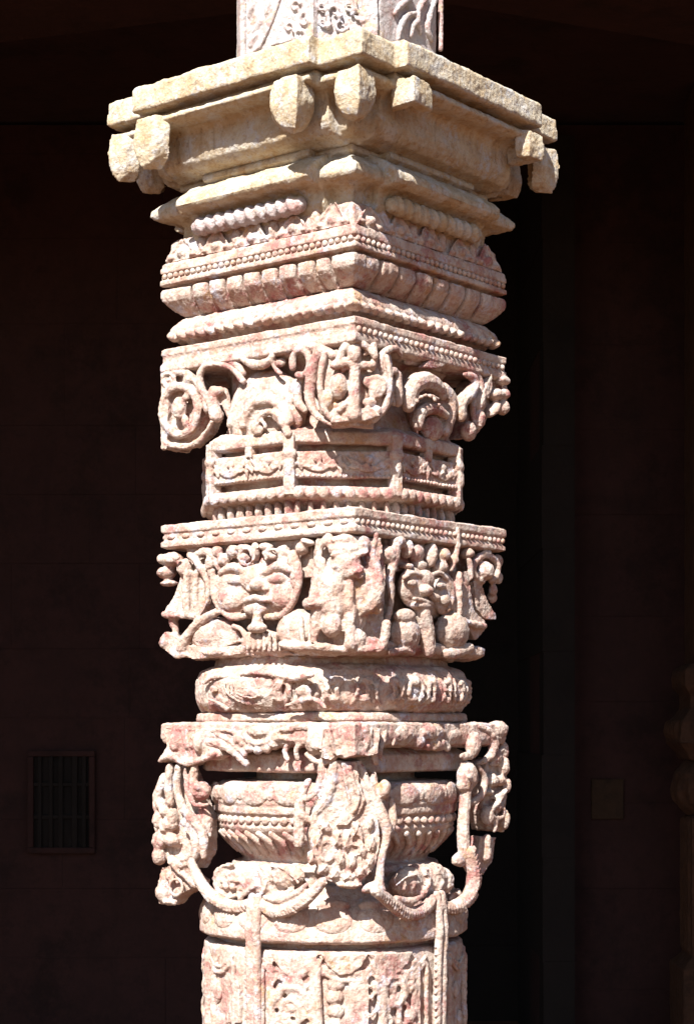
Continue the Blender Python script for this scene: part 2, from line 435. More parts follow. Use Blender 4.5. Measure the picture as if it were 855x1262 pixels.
# volute left of the corner medallion
S = Solid()
F.ring(S, 371, 447, 10.5, 16, 4.8, .002, 200, -110)
F.tube(S, [(366, 430), (380, 427), (398, 432), (410, 438)], [4, 6, 7, 6], -.002)
F.tube(S, [(392, 436), (386, 452), (382, 475), (383, 498), (392, 513), (410, 523)], [8, 8, 7, 6, 4.5, 2.2], .002)
F.tube(S, [(372, 464), (367, 480), (368, 496), (376, 506)], [5, 6, 6, 4], -.010)
S.out('volute', M_PINK, pillar, vox=.0025, big=.004, mid=.004)
# corner medallion: wraps the arris
S = Solid()
F.poly(S, [(392, 432), (412, 428), (438, 428), (438, 524), (418, 524), (400, 512), (390, 480)], -.09, -.022)
G.poly(S, [(437, 428), (470, 436), (478, 470), (474, 500), (462, 520), (437, 524)], -.09, -.022)
C.poly(S, [(400, 434), (418, 430), (456, 430), (474, 438), (482, 470), (474, 505), (456, 522), (414, 523), (398, 508), (392, 470)], -.07, -.008)
C.tube(S, [(400, 436), (394, 470), (399, 504), (414, 520)], 4, -.002); C.tube(S, [(476, 440), (481, 470), (474, 502), (460, 518)], 4, -.002)
C.tube(S, [(437, 446, .012), (437, 480, .014), (436, 512, .016)], [8, 7.5, 9])
C.ball(S, 437, 437, 9, 13, .016, .02)
C.tube(S, [(416, 448), (424, 428), (438, 421), (452, 428), (462, 440)], [4.5, 5, 5.5, 4.5, 4], .014)
C.tube(S, [(462, 424), (461, 440), (459, 454)], [3, 4.5, 4], .006); C.tube(S, [(450, 436), (461, 424)], 3.5, .006)
C.tube(S, [(412, 450), (426, 447), (440, 450), (458, 450)], [6, 7, 7, 5], .012)
C.ball(S, 418, 476, 11, 17, .002, .022); F.ring(S, 416, 476, 16, 24, 4, -.008, 60, 300)
C.tube(S, [(430, 492), (424, 500), (418, 506)], 4, .016)
C.ball(S, 462, 480, 10, 15, -.006, .022); C.ball(S, 452, 470, 5, 8, .004); C.ring(S, 463, 476, 11, 12, 3.5, .004, 130, -120)
C.ball(S, 455, 496, 9, 6, .006); C.ball(S, 464, 506, 7, 6, .004); C.ball(S, 403, 492, 7, 12, -.004)
C.poly(S, [(410, 504), (424, 500), (437, 506), (455, 500), (468, 512), (452, 518), (437, 519), (408, 521)], -.03, .016)
C.tube(S, [(474, 450), (480, 470), (479, 492), (470, 508)], 5, -.014)
S.out('corner_medallion', M_PINK, pillar, vox=.0024, big=.004, mid=.004)
# volute right of the medallion
S = Solid()
G.tube(S, [(470, 458), (470, 440), (478, 431), (488, 430), (494, 438)], [5, 5, 5, 4.5, 3], .010)
G.tube(S, [(478, 440), (480, 460), (482, 480)], [4, 5, 5], .006)
G.tube(S, [(489, 462), (490, 480), (490, 496)], [6.5, 7, 6], .004); G.ball(S, 486, 457, 4, 5, .010)
G.tube(S, [(482, 466), (483, 482), (485, 498)], 2.5, .012)
S.out('volute', M_PINK, pillar, vox=.0025, big=.003, mid=.003)
# coiled shell on the right face
S = Solid()
G.ball(S, 530, 512, 27, 42, -.05, .04)
G.tube(S, [(503, 500), (504, 484), (513, 472), (526, 470), (540, 479), (544, 488)], [9, 11, 12, 12, 10, 7], .002)
G.tube(S, [(546, 480), (554, 492), (554, 512), (548, 532)], [9, 10, 9, 7], -.010)
G.tube(S, [(515, 524), (517, 510), (528, 503), (540, 505), (549, 512)], [7, 8.5, 8, 6.5, 5], .004)
G.tube(S, [(508, 502), (514, 492), (526, 487), (540, 492)], 2.2, .016)
G.ball(S, 532, 528, 12, 16, -.012, .02)
for i in range(7):
    t = i/6; G.ball(S, 509+t*32, 501-14*math.sin(t*3.0), 2, 2.4, .022)
S.out('shell_ornament', M_PINK, pillar, vox=.0024, big=.004, mid=.003)
S = Solid()
G.poly(S, [(522, 452), (530, 442), (542, 442), (552, 446), (546, 452), (536, 454)], -.02, 0)
G.tube(S, [(500, 445), (520, 448), (540, 455)], 4, -.03)
S.out('curled_leaf', M_PINK, pillar, vox=.0025, big=.003, mid=.003)
S = Solid()
G.tube(S, [(572, 461), (582, 465), (585, 474), (578, 486), (568, 496), (568, 514)], [3, 6, 7, 9, 9, 7], 0)
G.tube(S, [(575, 456), (588, 462), (592, 476), (586, 490), (582, 502), (584, 518)], [3, 4, 5, 5, 4, 4], -.008)
G.ball(S, 577, 532, 8, 12, -.01)
S.out('curved_stalk', M_PINK, pillar, vox=.0024, big=.003, mid=.003)
S = Solid()
G.poly(S, [(586, 470), (600, 456), (626, 462), (626, 500), (604, 512), (586, 540), (574, 540), (576, 500)], -.08, -.022)
G.poly(S, [(596, 482), (607, 460), (608, 478), (603, 492)], -.03, .006)
for x, y, rx, ry, rot in ((619, 469, 8, 7, 0), (611, 486, 9, 8, 10), (620, 486, 6, 8, 0), (590, 494, 7, 15, -15), (607, 505, 11, 7, 40), (619, 503, 6, 10, 0), (589, 517, 6, 14, -8), (578, 530, 7, 12, 20)):
    G.ball(S, x, y, rx, ry, -.006, .02, rot)
S.out('foliage_bracket', M_PINK, pillar, vox=.0024, big=.004, mid=.003)
# foliage on the two far corners (seen only from the side)
# --- octagonal drum
S = Solid()
S.profile(octo, [(.272, .70), (.292, .688), (.301, .683), (.302, .660), (.297, .656), (.262, .655), (.262, .641), (.296, .640), (.297, .578), (.262, .577),
                 (.262, .560), (.300, .559), (.306, .545), (.300, .532), (.272, .524), (.250, .498), (.245, .485)])
S.out('octagonal_drum', M_PINK, pillar, vox=.003, big=.006, mid=.004)
S = Solid()
for k in range(8):
    a = R(22.5+45*k); r = .302/math.cos(R(22.5)); d = Vector((math.cos(a), math.sin(a), 0)); t = Vector((-d.y, d.x, 0))
    S.box(d*(r-.014)+Z*.608, t*.013, d*.016, Z*.07)
    S.ball(d*(r-.004)+Z*.632, t*.019, d*.012, Z*.016); S.ball(d*(r-.004)+Z*.602, t*.013, d*.012, Z*.028)
S.out('drum_pier', M_PINK, pillar, vox=.0026, big=.004, mid=.003)
S = Solid()
for k in range(8):
    F_ = Face(R(45*k), .298); w = .118
    for j in (-1, 1):
        m = j*w*.5
        for q in range(3):
            pts = []
            for i in range(9):
                t = -1+i/4; pts.append(F_.n*(.299) + F_.u*(m+t*w*.44*(1-.22*q)) + Z*(.628-.006*q-(.034-.009*q)*(1-t*t)))
            S.tube(pts, .0034, nrm=F_.n, smooth=2)
        S.ball(F_.n*.297+F_.u*m+Z*.622, F_.u*.012, F_.n*.007, Z*.010)
        S.ball(F_.n*.297+F_.u*(m+w*.45)+Z*.606, F_.u*.006, F_.n*.007, Z*.022)
    for i in range(9):
        u = -w+.012+(2*w-.024)*i/8
        S.tube([F_.n*.298+F_.u*(u-.010)+Z*(.600+.006*(i % 2)), F_.n*.301+F_.u*u+Z*(.612-.010*(i % 2)), F_.n*.298+F_.u*(u+.010)+Z*(.598+.008*(i % 2))], .0042, smooth=2)
    for i in range(20):
        S.ball(F_.n*.299+F_.u*(-w+2*w*i/19)+Z*.582, F_.u*.0045, F_.n*.006, Z*.0045, 8, 6)
    if k % 2 == 0:
        S.box(F_.n*.29+Z*.646, F_.u*.010, F_.n*.012, Z*.012)
S.out('swag_relief', M_PINK, pillar, vox=.0022, big=.003, mid=.004)
S = Solid()
for k in range(8):
    F_ = Face(R(45*k), .298); w = .118
    for i in range(8):
        u = -w+2*w*(i+.5)/8
        S.ball(F_.n*.304+F_.u*u+Z*.543, F_.u*.0145, F_.n*.010, Z*.015)
        S.ball(F_.n*.276+F_.u*u+Z*.507, F_.u*.008, F_.n*.016, Z*.026)
S.out('scallop_row', M_PINK, pillar, vox=.0025, big=.004, mid=.004)

# --- mask tier
S = Solid()
S.profile(square, [(.292, .499), (.300, .495), (.301, .478), (.296, .475), (.296, .458), (.301, .455), (.301, .443), (.29, .439), (.27, .437)])
S.out('mask_band', M_PINK, pillar, vox=.003, big=.007, mid=.004)
S = Solid(); beads(S, .298, .467, .0068, .0185, .288, (0, 1, 2))
for i in range(12):
    c, nn, t = onface(S, 3, -.27+i*.049, .467, .296); S.ball(c, t*.014, nn*.006, Z*.007)
S.out('bead_row', M_PINK, pillar, vox=.0022, big=.002, mid=.002, fine=.001)
S = Solid(); S.profile(lambda a: octo(a, .62), [(.25, .45), (.236, .42), (.232, .22), (.262, .19), (.245, .165)])
S.out('mask_core', M_PINK, pillar, vox=.004, big=.01, mid=.006)
S = Solid()
S.profile(lambda a: octo(a, .72), [(.284, .205), (.296, .198), (.294, .182), (.275, .172)])
S.out('foot_ledge', M_PINK, pillar, vox=.003, big=.014, mid=.008)

F = FL(); G = FR(); C = FC(.392)
# corner beast on the left angle
S = Solid()
F.ball(S, 214, 690, 11, 10, -.014, .03); F.ball(S, 206, 706, 10, 9, -.014, .03); F.ball(S, 209, 719, 10, 5, -.014, .025)
F.ball(S, 217, 688, 5, 4, .014); F.ball(S, 204, 690, 6, 8, -.03, .03); F.ball(S, 228, 700, 9, 12, -.012, .02)
F.poly(S, [(222, 706), (248, 700), (254, 745), (246, 762), (202, 762), (202, 752), (214, 732)], -.07, -.008)
F.tube(S, [(231, 708), (229, 735), (232, 758)], [6, 7, 6], -.002); F.tube(S, [(243, 705), (241, 735), (244, 758)], [5, 5, 5], -.004)
F.tube(S, [(203, 757), (225, 759), (240, 760)], 5, -.004)
F.tube(S, [(234, 684), (248, 700), (256, 720), (256, 742)], [5, 6, 5, 4], -.002)
F.tube(S, [(238, 686), (252, 680), (262, 684), (270, 700)], [4, 6, 6, 5], -.006); F.ball(S, 258, 693, 6, 10, -.004)
F.tube(S, [(278, 752), (262, 757), (245, 768), (232, 783), (224, 799)], [4, 6, 7, 7, 8], -.002)
F.tube(S, [(214, 765), (218, 782)], [7, 4], -.02)
F.poly(S, [(197, 784), (203, 778), (213, 782), (232, 796), (300, 798), (302, 806), (280, 809), (238, 813), (210, 808), (198, 799)], -.06, -.002)
F.ball(S, 204, 791, 8, 11, -.01); F.ball(S, 222, 808, 10, 5, 0); F.ball(S, 262, 804, 14, 5, 0)
S.out('corner_beast', M_PINK, pillar, vox=.0025, big=.005, mid=.005)
# mask on the left face
S = Solid()
F.poly(S, [(228, 674), (385, 664), (385, 712), (262, 712), (240, 720)], -.07, -.026)
F.ball(S, 316, 722, 50, 42, -.045, .042)
F.ball(S, 287, 728, 25, 34, -.014, .022); F.ball(S, 342, 727, 25, 34, -.014, .022); F.ball(S, 314, 712, 20, 18, -.006, .020)
F.tube(S, [(262, 704), (263, 728), (271, 748), (286, 761), (304, 759)], [4, 5, 5, 5, 4], -.004)
F.tube(S, [(328, 760), (346, 759), (360, 744), (368, 720), (366, 696)], [4, 5, 5, 5, 5], -.004)
F.ball(S, 291, 716, 12, 6, .000, .014); F.ball(S, 342, 714, 12, 6, .000, .014)
F.tube(S, [(272, 706), (288, 699), (304, 706), (316, 710), (328, 705), (344, 697), (358, 703)], [4, 6, 5, 4, 5, 6, 4], .002)
F.ball(S, 317, 721, 9, 7, .012, .016); F.ball(S, 308, 726, 5, 4, .010); F.ball(S, 327, 725, 5, 4, .010)
F.tube(S, [(302, 741), (312, 737), (320, 738), (332, 740)], [3.5, 4.5, 4.5, 3.5], .016)
F.ball(S, 284, 738, 18, 16, -.002, .018); F.ball(S, 346, 736, 16, 16, -.002, .018); F.ball(S, 316, 750, 16, 9, .004, .014)
face_ = S.out('lion_mask', M_PINK, pillar, vox=.0024, big=.005, mid=.003, label='flat broad lion mask with tongue hanging out')
S = Solid()
F.tube(S, [(317, 748), (317, 760), (317, 772)], [6, 5.5, 9], .012); F.ball(S, 317, 774, 12, 7, .010, .016)
S.out('tongue', M_PINK, face_, vox=.0024, big=.003, mid=.003)
S = Solid()
for x, y, rx, ry, rot in ((276, 690, 8, 9, 20), (288, 680, 9, 9, 0), (301, 676, 10, 6, 0), (301, 688, 8, 7, 0), (315, 680, 4.5, 13, 0), (328, 674, 9, 6, -8), (333, 684, 10, 6, -20), (349, 680, 8, 9, 0),
                         (352, 694, 7, 7, 0), (268, 680, 6, 8, 0), (362, 690, 7, 14, 10), (372, 676, 7, 9, -30), (365, 712, 5, 18, 0), (379, 668, 9, 5, -20)):
    F.ball(S, x, y, rx, ry, -.008, .018, rot)
F.ring(S, 304, 686, 9, 10, 3, .004); F.ring(S, 336, 686, 9, 9, 3, .004, 200, -40); F.tube(S, [(282, 698), (300, 700), (318, 703), (338, 698), (354, 700)], 3.5, -.004)
S.out('hair_curls', M_PINK, face_, vox=.0024, big=.003, mid=.003)
S = Solid()
F.ball(S, 264, 782, 32, 22, -.028, .032); F.poly(S, [(238, 786), (262, 762), (290, 775), (292, 792), (272, 800), (242, 797)], -.04, -.004)
F.tube(S, [(288, 772), (299, 778), (303, 790), (299, 803)], 4, -.004)
F.ball(S, 322, 790, 26, 15, -.022, .028)
for i in range(6): F.tube(S, [(304+i*7, 781), (305+i*7, 800)], 2.2, .003)
F.ball(S, 365, 776, 22, 27, -.025, .034)
for x in (350, 360, 371, 381, 389): F.tube(S, [(x, 760), (x+1, 780), (x+2, 790)], [2, 3.5, 3], -.001)
F.tube(S, [(347, 794), (365, 797), (385, 796), (402, 798)], [5, 6, 6, 6], .002)
F.poly(S, [(300, 808), (307, 799), (314, 808)], -.03, -.008); F.poly(S, [(345, 806), (352, 799), (360, 806)], -.03, -.008)
S.out('paw_cushion', M_PINK, pillar, vox=.0025, big=.006, mid=.004)
# figure on the near corner
S = Solid()
C.poly(S, [(390, 662), (470, 662), (476, 700), (474, 760), (470, 796), (392, 796), (384, 740)], -.09, -.030); C.ball(S, 425, 735, 34, 66, -.035, .052); C.ball(S, 412, 740, 24, 34, -.012, .04); C.ball(S, 447, 725, 16, 30, -.014, .035)
C.tube(S, [(405, 662), (395, 674), (391, 700), (388, 722), (386, 738)], [7, 6, 6, 7, 8], -.012)
C.ball(S, 425, 666, 20, 9, .004, .022); C.ball(S, 447, 672, 11, 12, .004, .02); C.ball(S, 402, 668, 9, 7, -.004)
C.ball(S, 426, 697, 20, 22, .006, .030); C.ball(S, 438, 704, 13, 9, .018, .026, 20); C.ball(S, 443, 710, 7, 5, .028)
C.ball(S, 413, 699, 5, 5, .024); C.tube(S, [(410, 684), (424, 680), (440, 684), (452, 680)], 4, .020)
C.ball(S, 411, 722, 16, 26, .002, .030); C.tube(S, [(432, 716), (431, 735), (430, 748)], [6, 7, 7], .016)
C.tube(S, [(380, 744), (398, 744), (418, 747), (434, 752)], [9, 6, 6, 8], .008)
C.ball(S, 409, 771, 14, 16, .006, .026); C.tube(S, [(390, 752), (388, 775), (386, 790)], [9, 8, 6], -.006)
C.tube(S, [(434, 750), (431, 770), (432, 795)], [7, 7, 10], .014)
C.tube(S, [(456, 686), (463, 703), (464, 726), (456, 744), (448, 750)], [8, 9, 12, 15, 9], .000); C.ball(S, 426, 678, 24, 12, .0, .03); C.tube(S, [(398, 690), (396, 715), (398, 738)], [4, 7, 8], .0)
C.tube(S, [(464, 660), (460, 676), (461, 690)], [4, 4, 5], .004); C.ball(S, 465, 752, 7, 7, .002)
C.tube(S, [(477, 768), (474, 785), (470, 797)], [6, 7, 7], -.010); C.ball(S, 457, 792, 14, 7, .002); C.ball(S, 440, 788, 12, 14, .004, .02)
C.tube(S, [(392, 797), (415, 800), (440, 801), (470, 799)], [7, 6, 6, 6], .008)
S.out('corner_lion', M_PINK, pillar, vox=.0025, big=.006, mid=.005)
# right face: foliage, heart mask, knees
S = Solid()
G.tube(S, [(488, 668), (485, 690), (480, 712), (482, 738), (480, 752), (476, 764)], [8, 7, 7, 5, 5, 5], -.004)
for x, y, rx, ry, rot in ((489, 668, 8, 11, 0), (477, 684, 7, 12, -20), (500, 676, 5, 14, 0), (512, 682, 9, 12, 0), (516, 697, 8, 8, 0), (530, 684, 6, 17, -8), (545, 684, 7, 10, 0), (541, 699, 9, 9, 20),
                         (500, 698, 6, 5, 0), (556, 690, 5, 8, 0), (575, 682, 5, 8, 0)):
    G.ball(S, x, y, rx, ry, -.012, .022, rot)
G.tube(S, [(563, 652), (563, 672), (560, 690), (556, 702)], [5, 5.5, 5, 4], -.002)
S.out('flame_foliage', M_PINK, pillar, vox=.0025, big=.004, mid=.003)
S = Solid()
G.ball(S, 528, 728, 34, 36, -.045, .036); G.poly(S, [(476, 664), (562, 672), (562, 706), (478, 704)], -.07, -.024)
G.ball(S, 508, 724, 17, 25, -.006, .020, 8); G.ball(S, 546, 732, 15, 27, -.014, .020)
G.ball(S, 524, 714, 10, 12, .004, .016); G.ball(S, 524, 728, 8, 7, .014, .018); G.ball(S, 534, 736, 8, 5, .012, .012, -15)
G.ball(S, 519, 747, 13, 6, .006, .018); G.tube(S, [(510, 738), (520, 740), (532, 744)], 2.6, .018)
G.tube(S, [(498, 712), (508, 706), (520, 710)], 3, .010); G.tube(S, [(530, 710), (542, 706), (552, 716), (558, 735), (552, 752)], 3, .004)
G.ball(S, 508, 719, 6, 4, .014); G.ball(S, 544, 722, 6, 4, .006); G.ball(S, 548, 740, 6, 8, .002)
G.tube(S, [(519, 756), (524, 775), (528, 802)], [11, 11, 10], .004)
S.out('heart_mask', M_PINK, pillar, vox=.0024, big=.004, mid=.003, label='heart shaped mask with a long beard')
S = Solid()
G.ball(S, 497, 782, 16, 26, -.015, .034); G.ball(S, 498, 760, 12, 10, -.005, .02); G.tube(S, [(482, 804), (498, 801), (508, 804)], 5, 0)
G.ball(S, 556, 778, 18, 24, -.010, .036); G.ball(S, 568, 775, 5, 6, .012)
G.tube(S, [(550, 806), (562, 805), (578, 799)], [6, 7, 7], .004)
S.out('paw_cushion', M_PINK, pillar, vox=.0025, big=.005, mid=.004)
S = Solid()
G.poly(S, [(563, 704), (578, 704), (582, 735), (585, 752), (600, 768), (598, 778), (586, 790), (578, 776), (560, 762), (558, 735)], -.07, -.002)
G.poly(S, [(583, 716), (595, 720), (602, 742), (612, 758), (612, 764), (598, 764), (588, 752)], -.06, -.010)
G.tube(S, [(566, 708), (565, 735), (566, 756)], 5, .003); G.tube(S, [(562, 762), (578, 768), (596, 772)], 5, .004)
G.ring(S, 598, 701, 15, 17, 5.5, -.012, 250, -60); G.ball(S, 598, 704, 9, 12, -.006, .024); G.ball(S, 600, 682, 7, 6, -.008)
G.ball(S, 613, 692, 6, 10, -.02); G.ball(S, 613, 712, 6, 9, -.02); G.ball(S, 607, 727, 5, 9, -.02); G.tube(S, [(578, 690), (580, 705), (580, 712)], 4.5, -.004)
G.ball(S, 606, 736, 6, 8, -.03); G.poly(S, [(575, 680), (612, 684), (612, 716), (580, 714)], -.08, -.03)
S.out('corner_beast', M_PINK, pillar, vox=.0025, big=.005, mid=.004)

# --- cushion ring
S = Solid(); se = supere(2.45)
S.profile(se, [(.262, .175), (.268, .152), (.286, .148), (.302, .138), (.312, .115), (.314, .09), (.309, .065), (.298, .047), (.284, .040), (.272, .036)])
cush = S.out('cushion_ring', M_PINK, pillar, vox=.003, big=.010, mid=.009)
S = Solid(); S.profile(supere(3.2), [(.275, .042), (.290, .038), (.292, .022), (.285, .018), (.26, .014)])
S.out('cushion_fillet', M_PINK, pillar, vox=.003, big=.006, mid=.003)
S = Solid(); F = Face(LA, .306); G = Face(RA, .306); C = Face(CA, .340)
F.ball(S, 315, 848, 34, 18, -.014, .022)
for q in range(3): F.tube(S, [(281+4*q, 842), (286+4*q, 857-2*q), (312, 868-4*q), (340-3*q, 862-2*q), (352-4*q, 842)], 2.4, .010+.003*q)
F.ball(S, 305, 848, 5, 3, .022); F.ball(S, 322, 848, 5, 3, .022); F.tube(S, [(303, 858), (314, 860), (324, 858)], 2.5, .022)
F.tube(S, [(256, 842), (268, 835), (285, 833)], 4, -.002); F.ball(S, 268, 850, 7, 6, .0)
F.tube(S, [(300, 831), (325, 829), (348, 832), (366, 836), (388, 832)], [3, 5, 6, 7, 5], .004)
F.ball(S, 379, 852, 11, 9, .004); F.tube(S, [(356, 870), (375, 864), (392, 862), (405, 872)], [3, 5, 5, 4], .006)
F.tube(S, [(262, 862), (275, 868), (284, 874)], 4, 0)
rr = random.Random(3)
def cs(deg, z, up=0):
    a = R(deg); c_, s_ = math.cos(a), math.sin(a); k = 1-.9*((z-.092)/.09)**2*.35
    r = .314*k/((abs(c_)**2.45+abs(s_)**2.45)**(1/2.45))+up; return Vector((c_*r, s_*r, z))
for q in range(34):
    t = -74+q*3.9
    sg = 1 if q % 4 < 2 else -1
    S.tube([cs(t-3*sg, .136), cs(t, .118, .004), cs(t+2.2*sg, .092, .005), cs(t+.5*sg, .066, .003), cs(t-2.5*sg, .052)], [.004, .007, .0085, .007, .004], smooth=3)
    if q % 3 == 0:
        d = Vector((math.cos(R(t)), math.sin(R(t)), 0)); e = Vector((-d.y, d.x, 0))
        S.ball(cs(t+2, .112, .002), e*.019, d*.015, Z*.014); S.ball(cs(t+1, .072, .002), e*.015, d*.013, Z*.012)
    if q % 6 == 1:
        S.tube([cs(t-6, .128, .004), cs(t, .134, .005), cs(t+7, .124, .004), cs(t+10, .104, .003)], [.004, .006, .006, .004], smooth=3)
        S.tube([cs(t-7, .062, .002), cs(t, .052, .003), cs(t+8, .056, .003)], [.004, .006, .004], smooth=3)
S.out('leaf_relief', M_PINK, cush, vox=.0024, big=.004, mid=.005)

# --- vase tier: top frieze
S = Solid()
S.profile(square, [(.292, .018), (.300, .014), (.301, -.020), (.296, -.034), (.27, -.040), (.24, -.042)])
S.out('leaf_frieze', M_PINK, pillar, vox=.003, big=.008, mid=.005)
S = Solid(); F = FL(.30); G = FR(.30); C = FC(.40)
F.poly(S, [(200, 896), (262, 898), (268, 915), (272, 932), (262, 938), (246, 938), (232, 945), (216, 936), (194, 941), (196, 932), (204, 922), (202, 910)], -.06, .004)
F.tube(S, [(196, 938), (212, 932), (228, 941), (246, 938), (264, 930)], [3, 6, 5, 5, 5], .006); F.ball(S, 244, 916, 7, 13, .008); F.ball(S, 215, 915, 7, 12, .006)
for i in range(5): F.tube(S, [(222+i*5, 900), (226+i*3, 912), (228+i*2, 922)], 1.8, .006)
S.out('corner_leaf', M_PINK, pillar, vox=.0025, big=.005, mid=.005)
S = Solid()
F.poly(S, [(255, 894), (400, 893), (400, 914), (384, 908), (366, 903), (350, 908), (342, 918), (330, 925), (312, 925), (300, 918), (290, 906), (272, 904), (258, 912)], -.05, -.006)
F.tube(S, [(256, 914), (274, 918), (290, 928), (304, 942)], [7, 8, 7, 5], -.004); F.tube(S, [(268, 905), (284, 914), (302, 930)], 4.5, .0)
F.tube(S, [(262, 901), (276, 900), (292, 904), (308, 914)], 3.5, .002)
F.ball(S, 320, 902, 17, 9, -.002, .018); F.ring(S, 320, 900, 20, 17, 5, .0, 190, 350); F.ball(S, 293, 911, 7, 7, .004)
for i in range(7):
    a = R(200+23*i); F.ball(S, 319+27*math.cos(a), 901-24*math.sin(a), 6, 6, -.004, .014)
F.tube(S, [(342, 902), (356, 898), (372, 896), (386, 898)], [4, 6, 5, 4], .000)
F.tube(S, [(342, 909), (358, 912), (378, 912)], 4, .000); F.tube(S, [(362, 914), (352, 922), (354, 938)], [5, 5, 4], -.010); F.tube(S, [(376, 914), (366, 922), (366, 936)], [6, 5, 4], -.004)
F.ball(S, 388, 914, 12, 18, .002, .022); F.ball(S, 389, 921, 6, 6, .020); F.tube(S, [(378, 930), (388, 938), (402, 940), (412, 934)], 4.5, .002)
F.poly(S, [(398, 896), (437, 893), (437, 932), (420, 936), (406, 930)], -.05, .002)
C.poly(S, [(398, 898), (438, 893), (470, 898), (466, 930), (452, 934), (418, 930), (408, 938), (396, 935)], -.07, -.004)
for i in range(5): C.tube(S, [(405+i*13, 899), (409+i*11, 915), (412+i*9, 928)], [4, 5, 3], -.002)
C.poly(S, [(414, 932), (424, 920), (446, 920), (456, 933)], -.03, .008)
S.out('frieze_foliage', M_PINK, pillar, vox=.0025, big=.005, mid=.004)
S = Solid()
G.poly(S, [(440, 893), (612, 895), (612, 906), (596, 906), (580, 904), (566, 912), (552, 921), (528, 926), (512, 920), (500, 918), (486, 906), (470, 906), (460, 912), (446, 912)], -.05, -.008)
G.ball(S, 497, 905, 20, 14, -.008, .020); G.ball(S, 530, 903, 20, 12, -.006, .02); G.ball(S, 516, 915, 8, 9, -.002); G.ball(S, 538, 917, 15, 10, -.008, .018); G.ball(S, 559, 906, 13, 9, -.006)
G.tube(S, [(449, 898), (454, 915), (461, 930), (463, 940)], [8, 8, 6, 5], 0); G.tube(S, [(470, 936), (468, 926), (472, 912), (476, 900)], [3, 5, 5, 2.5], .002)
G.tube(S, [(484, 918), (486, 911), (492, 909), (497, 913)], 3, 0)
for i in range(4): G.ball(S, 527+i*8, 921, 4.5, 6, -.002)
G.tube(S, [(470, 902), (462, 910), (456, 922)], 4, -.004)
G.ball(S, 583, 918, 8, 18, .006, .020, -10); G.ball(S, 576, 932, 11, 6, .008)
G.tube(S, [(588, 896), (601, 902), (608, 918), (602, 934), (588, 942)], [5, 7, 8, 6, 4], -.004); G.ball(S, 612, 900, 13, 13, -.014, .025); G.ball(S, 618, 926, 7, 14, -.02, .02)
G.tube(S, [(606, 942), (612, 930), (620, 922)], 4, -.01)
S.out('frieze_foliage', M_PINK, pillar, vox=.0025, big=.004, mid=.004)
# tray and vase
S = Solid(); S.profile(lambda a: octo(a, .72), [(.235, -.040), (.262, -.058), (.264, -.094), (.258, -.098), (.22, -.10)])
S.out('square_plate', M_PINK, pillar, vox=.003, big=.004, mid=.003)
S = Solid(); circ = regular(64)
S.profile(circ, [(.195, -.06), (.192, -.118), (.275, -.122), (.291, -.130), (.299, -.148), (.300, -.172), (.296, -.178), (.298, -.184), (.296, -.196), (.289, -.199), (.288, -.222), (.291, -.227), (.286, -.236),
                 (.272, -.250), (.252, -.276), (.232, -.298), (.222, -.312), (.250, -.318), (.255, -.330), (.24, -.345), (.235, -.40)])
vase = S.out('vase', M_PINK, pillar, vox=.003, big=.006, mid=.003)
S = Solid()
for i in range(40):
    a = 2*math.pi*i/40; d = Vector((math.cos(a), math.sin(a), 0)); t = Vector((-d.y, d.x, 0))
    if i % 2 == 0: S.ball(d*.297+Z*-.150, t*.044, d*.010, Z*.027)
    else: S.ball(d*.298+Z*-.148, t*.010, d*.008, Z*.018)
for i in range(72):
    a = 2*math.pi*i/72; d = Vector((math.cos(a), math.sin(a), 0)); t = Vector((-d.y, d.x, 0))
    S.ball(d*.289+Z*-.211, t*.0115, d*.009, Z*.0105, 10, 6)
for i in range(48):
    a = 2*math.pi*i/48; d = Vector((math.cos(a), math.sin(a), 0)); a2 = a+.09; e = Vector((math.cos(a2), math.sin(a2), 0))
    S.tube([d*.283+Z*-.241, e*.262+Z*-.266, e*.240+Z*-.292], [.008, .008, .005], smooth=2)
S.out('petal_and_bead_bands', M_PINK, vase, vox=.0024, big=.003, mid=.003)
# foliage cushions below the vase
F = FL(.285); G = FR(.285)
S = Solid()
F.ball(S, 320, 1087, 60, 26, -.02, .05); F.ball(S, 285, 1085, 24, 22, .004, .03); F.ball(S, 352, 1080, 26, 16, .004, .03)
F.ring(S, 283, 1086, 18, 20, 4, .026, 80, 300); F.ball(S, 282, 1086, 4, 4, .036)
for i in range(6):
    a = R(60*i); F.ball(S, 282+8*math.cos(a), 1086-9*math.sin(a), 4, 5, .032)
F.tube(S, [(318, 1070), (324, 1082), (326, 1096), (318, 1110)], [5, 6, 6, 5], .026); F.tube(S, [(334, 1068), (350, 1072), (368, 1088)], 4, .028); F.tube(S, [(296, 1108), (306, 1098), (314, 1092)], 5, .026)
F.tube(S, [(328, 1108), (345, 1106), (362, 1098)], [4, 7, 4], .020)
S.out('leafy_cushion', M_PINK, pillar, vox=.0026, big=.006, mid=.006)
S = Solid()
G.ball(S, 515, 1090, 34, 26, -.02, .045); G.ball(S, 503, 1088, 20, 20, .0, .03); G.ball(S, 532, 1084, 18, 22, .004, .03); G.ball(S, 547, 1086, 9, 18, .004, .028, 10)
G.tube(S, [(526, 1072), (530, 1086), (524, 1100)], 4, .030); G.tube(S, [(540, 1074), (544, 1086), (541, 1098)], 4, .030); G.ball(S, 521, 1102, 6, 7, .02)
G.tube(S, [(488, 1092), (500, 1082), (514, 1078)], 3, .026)
S.out('leafy_cushion', M_PINK, pillar, vox=.0026, big=.005, mid=.006)
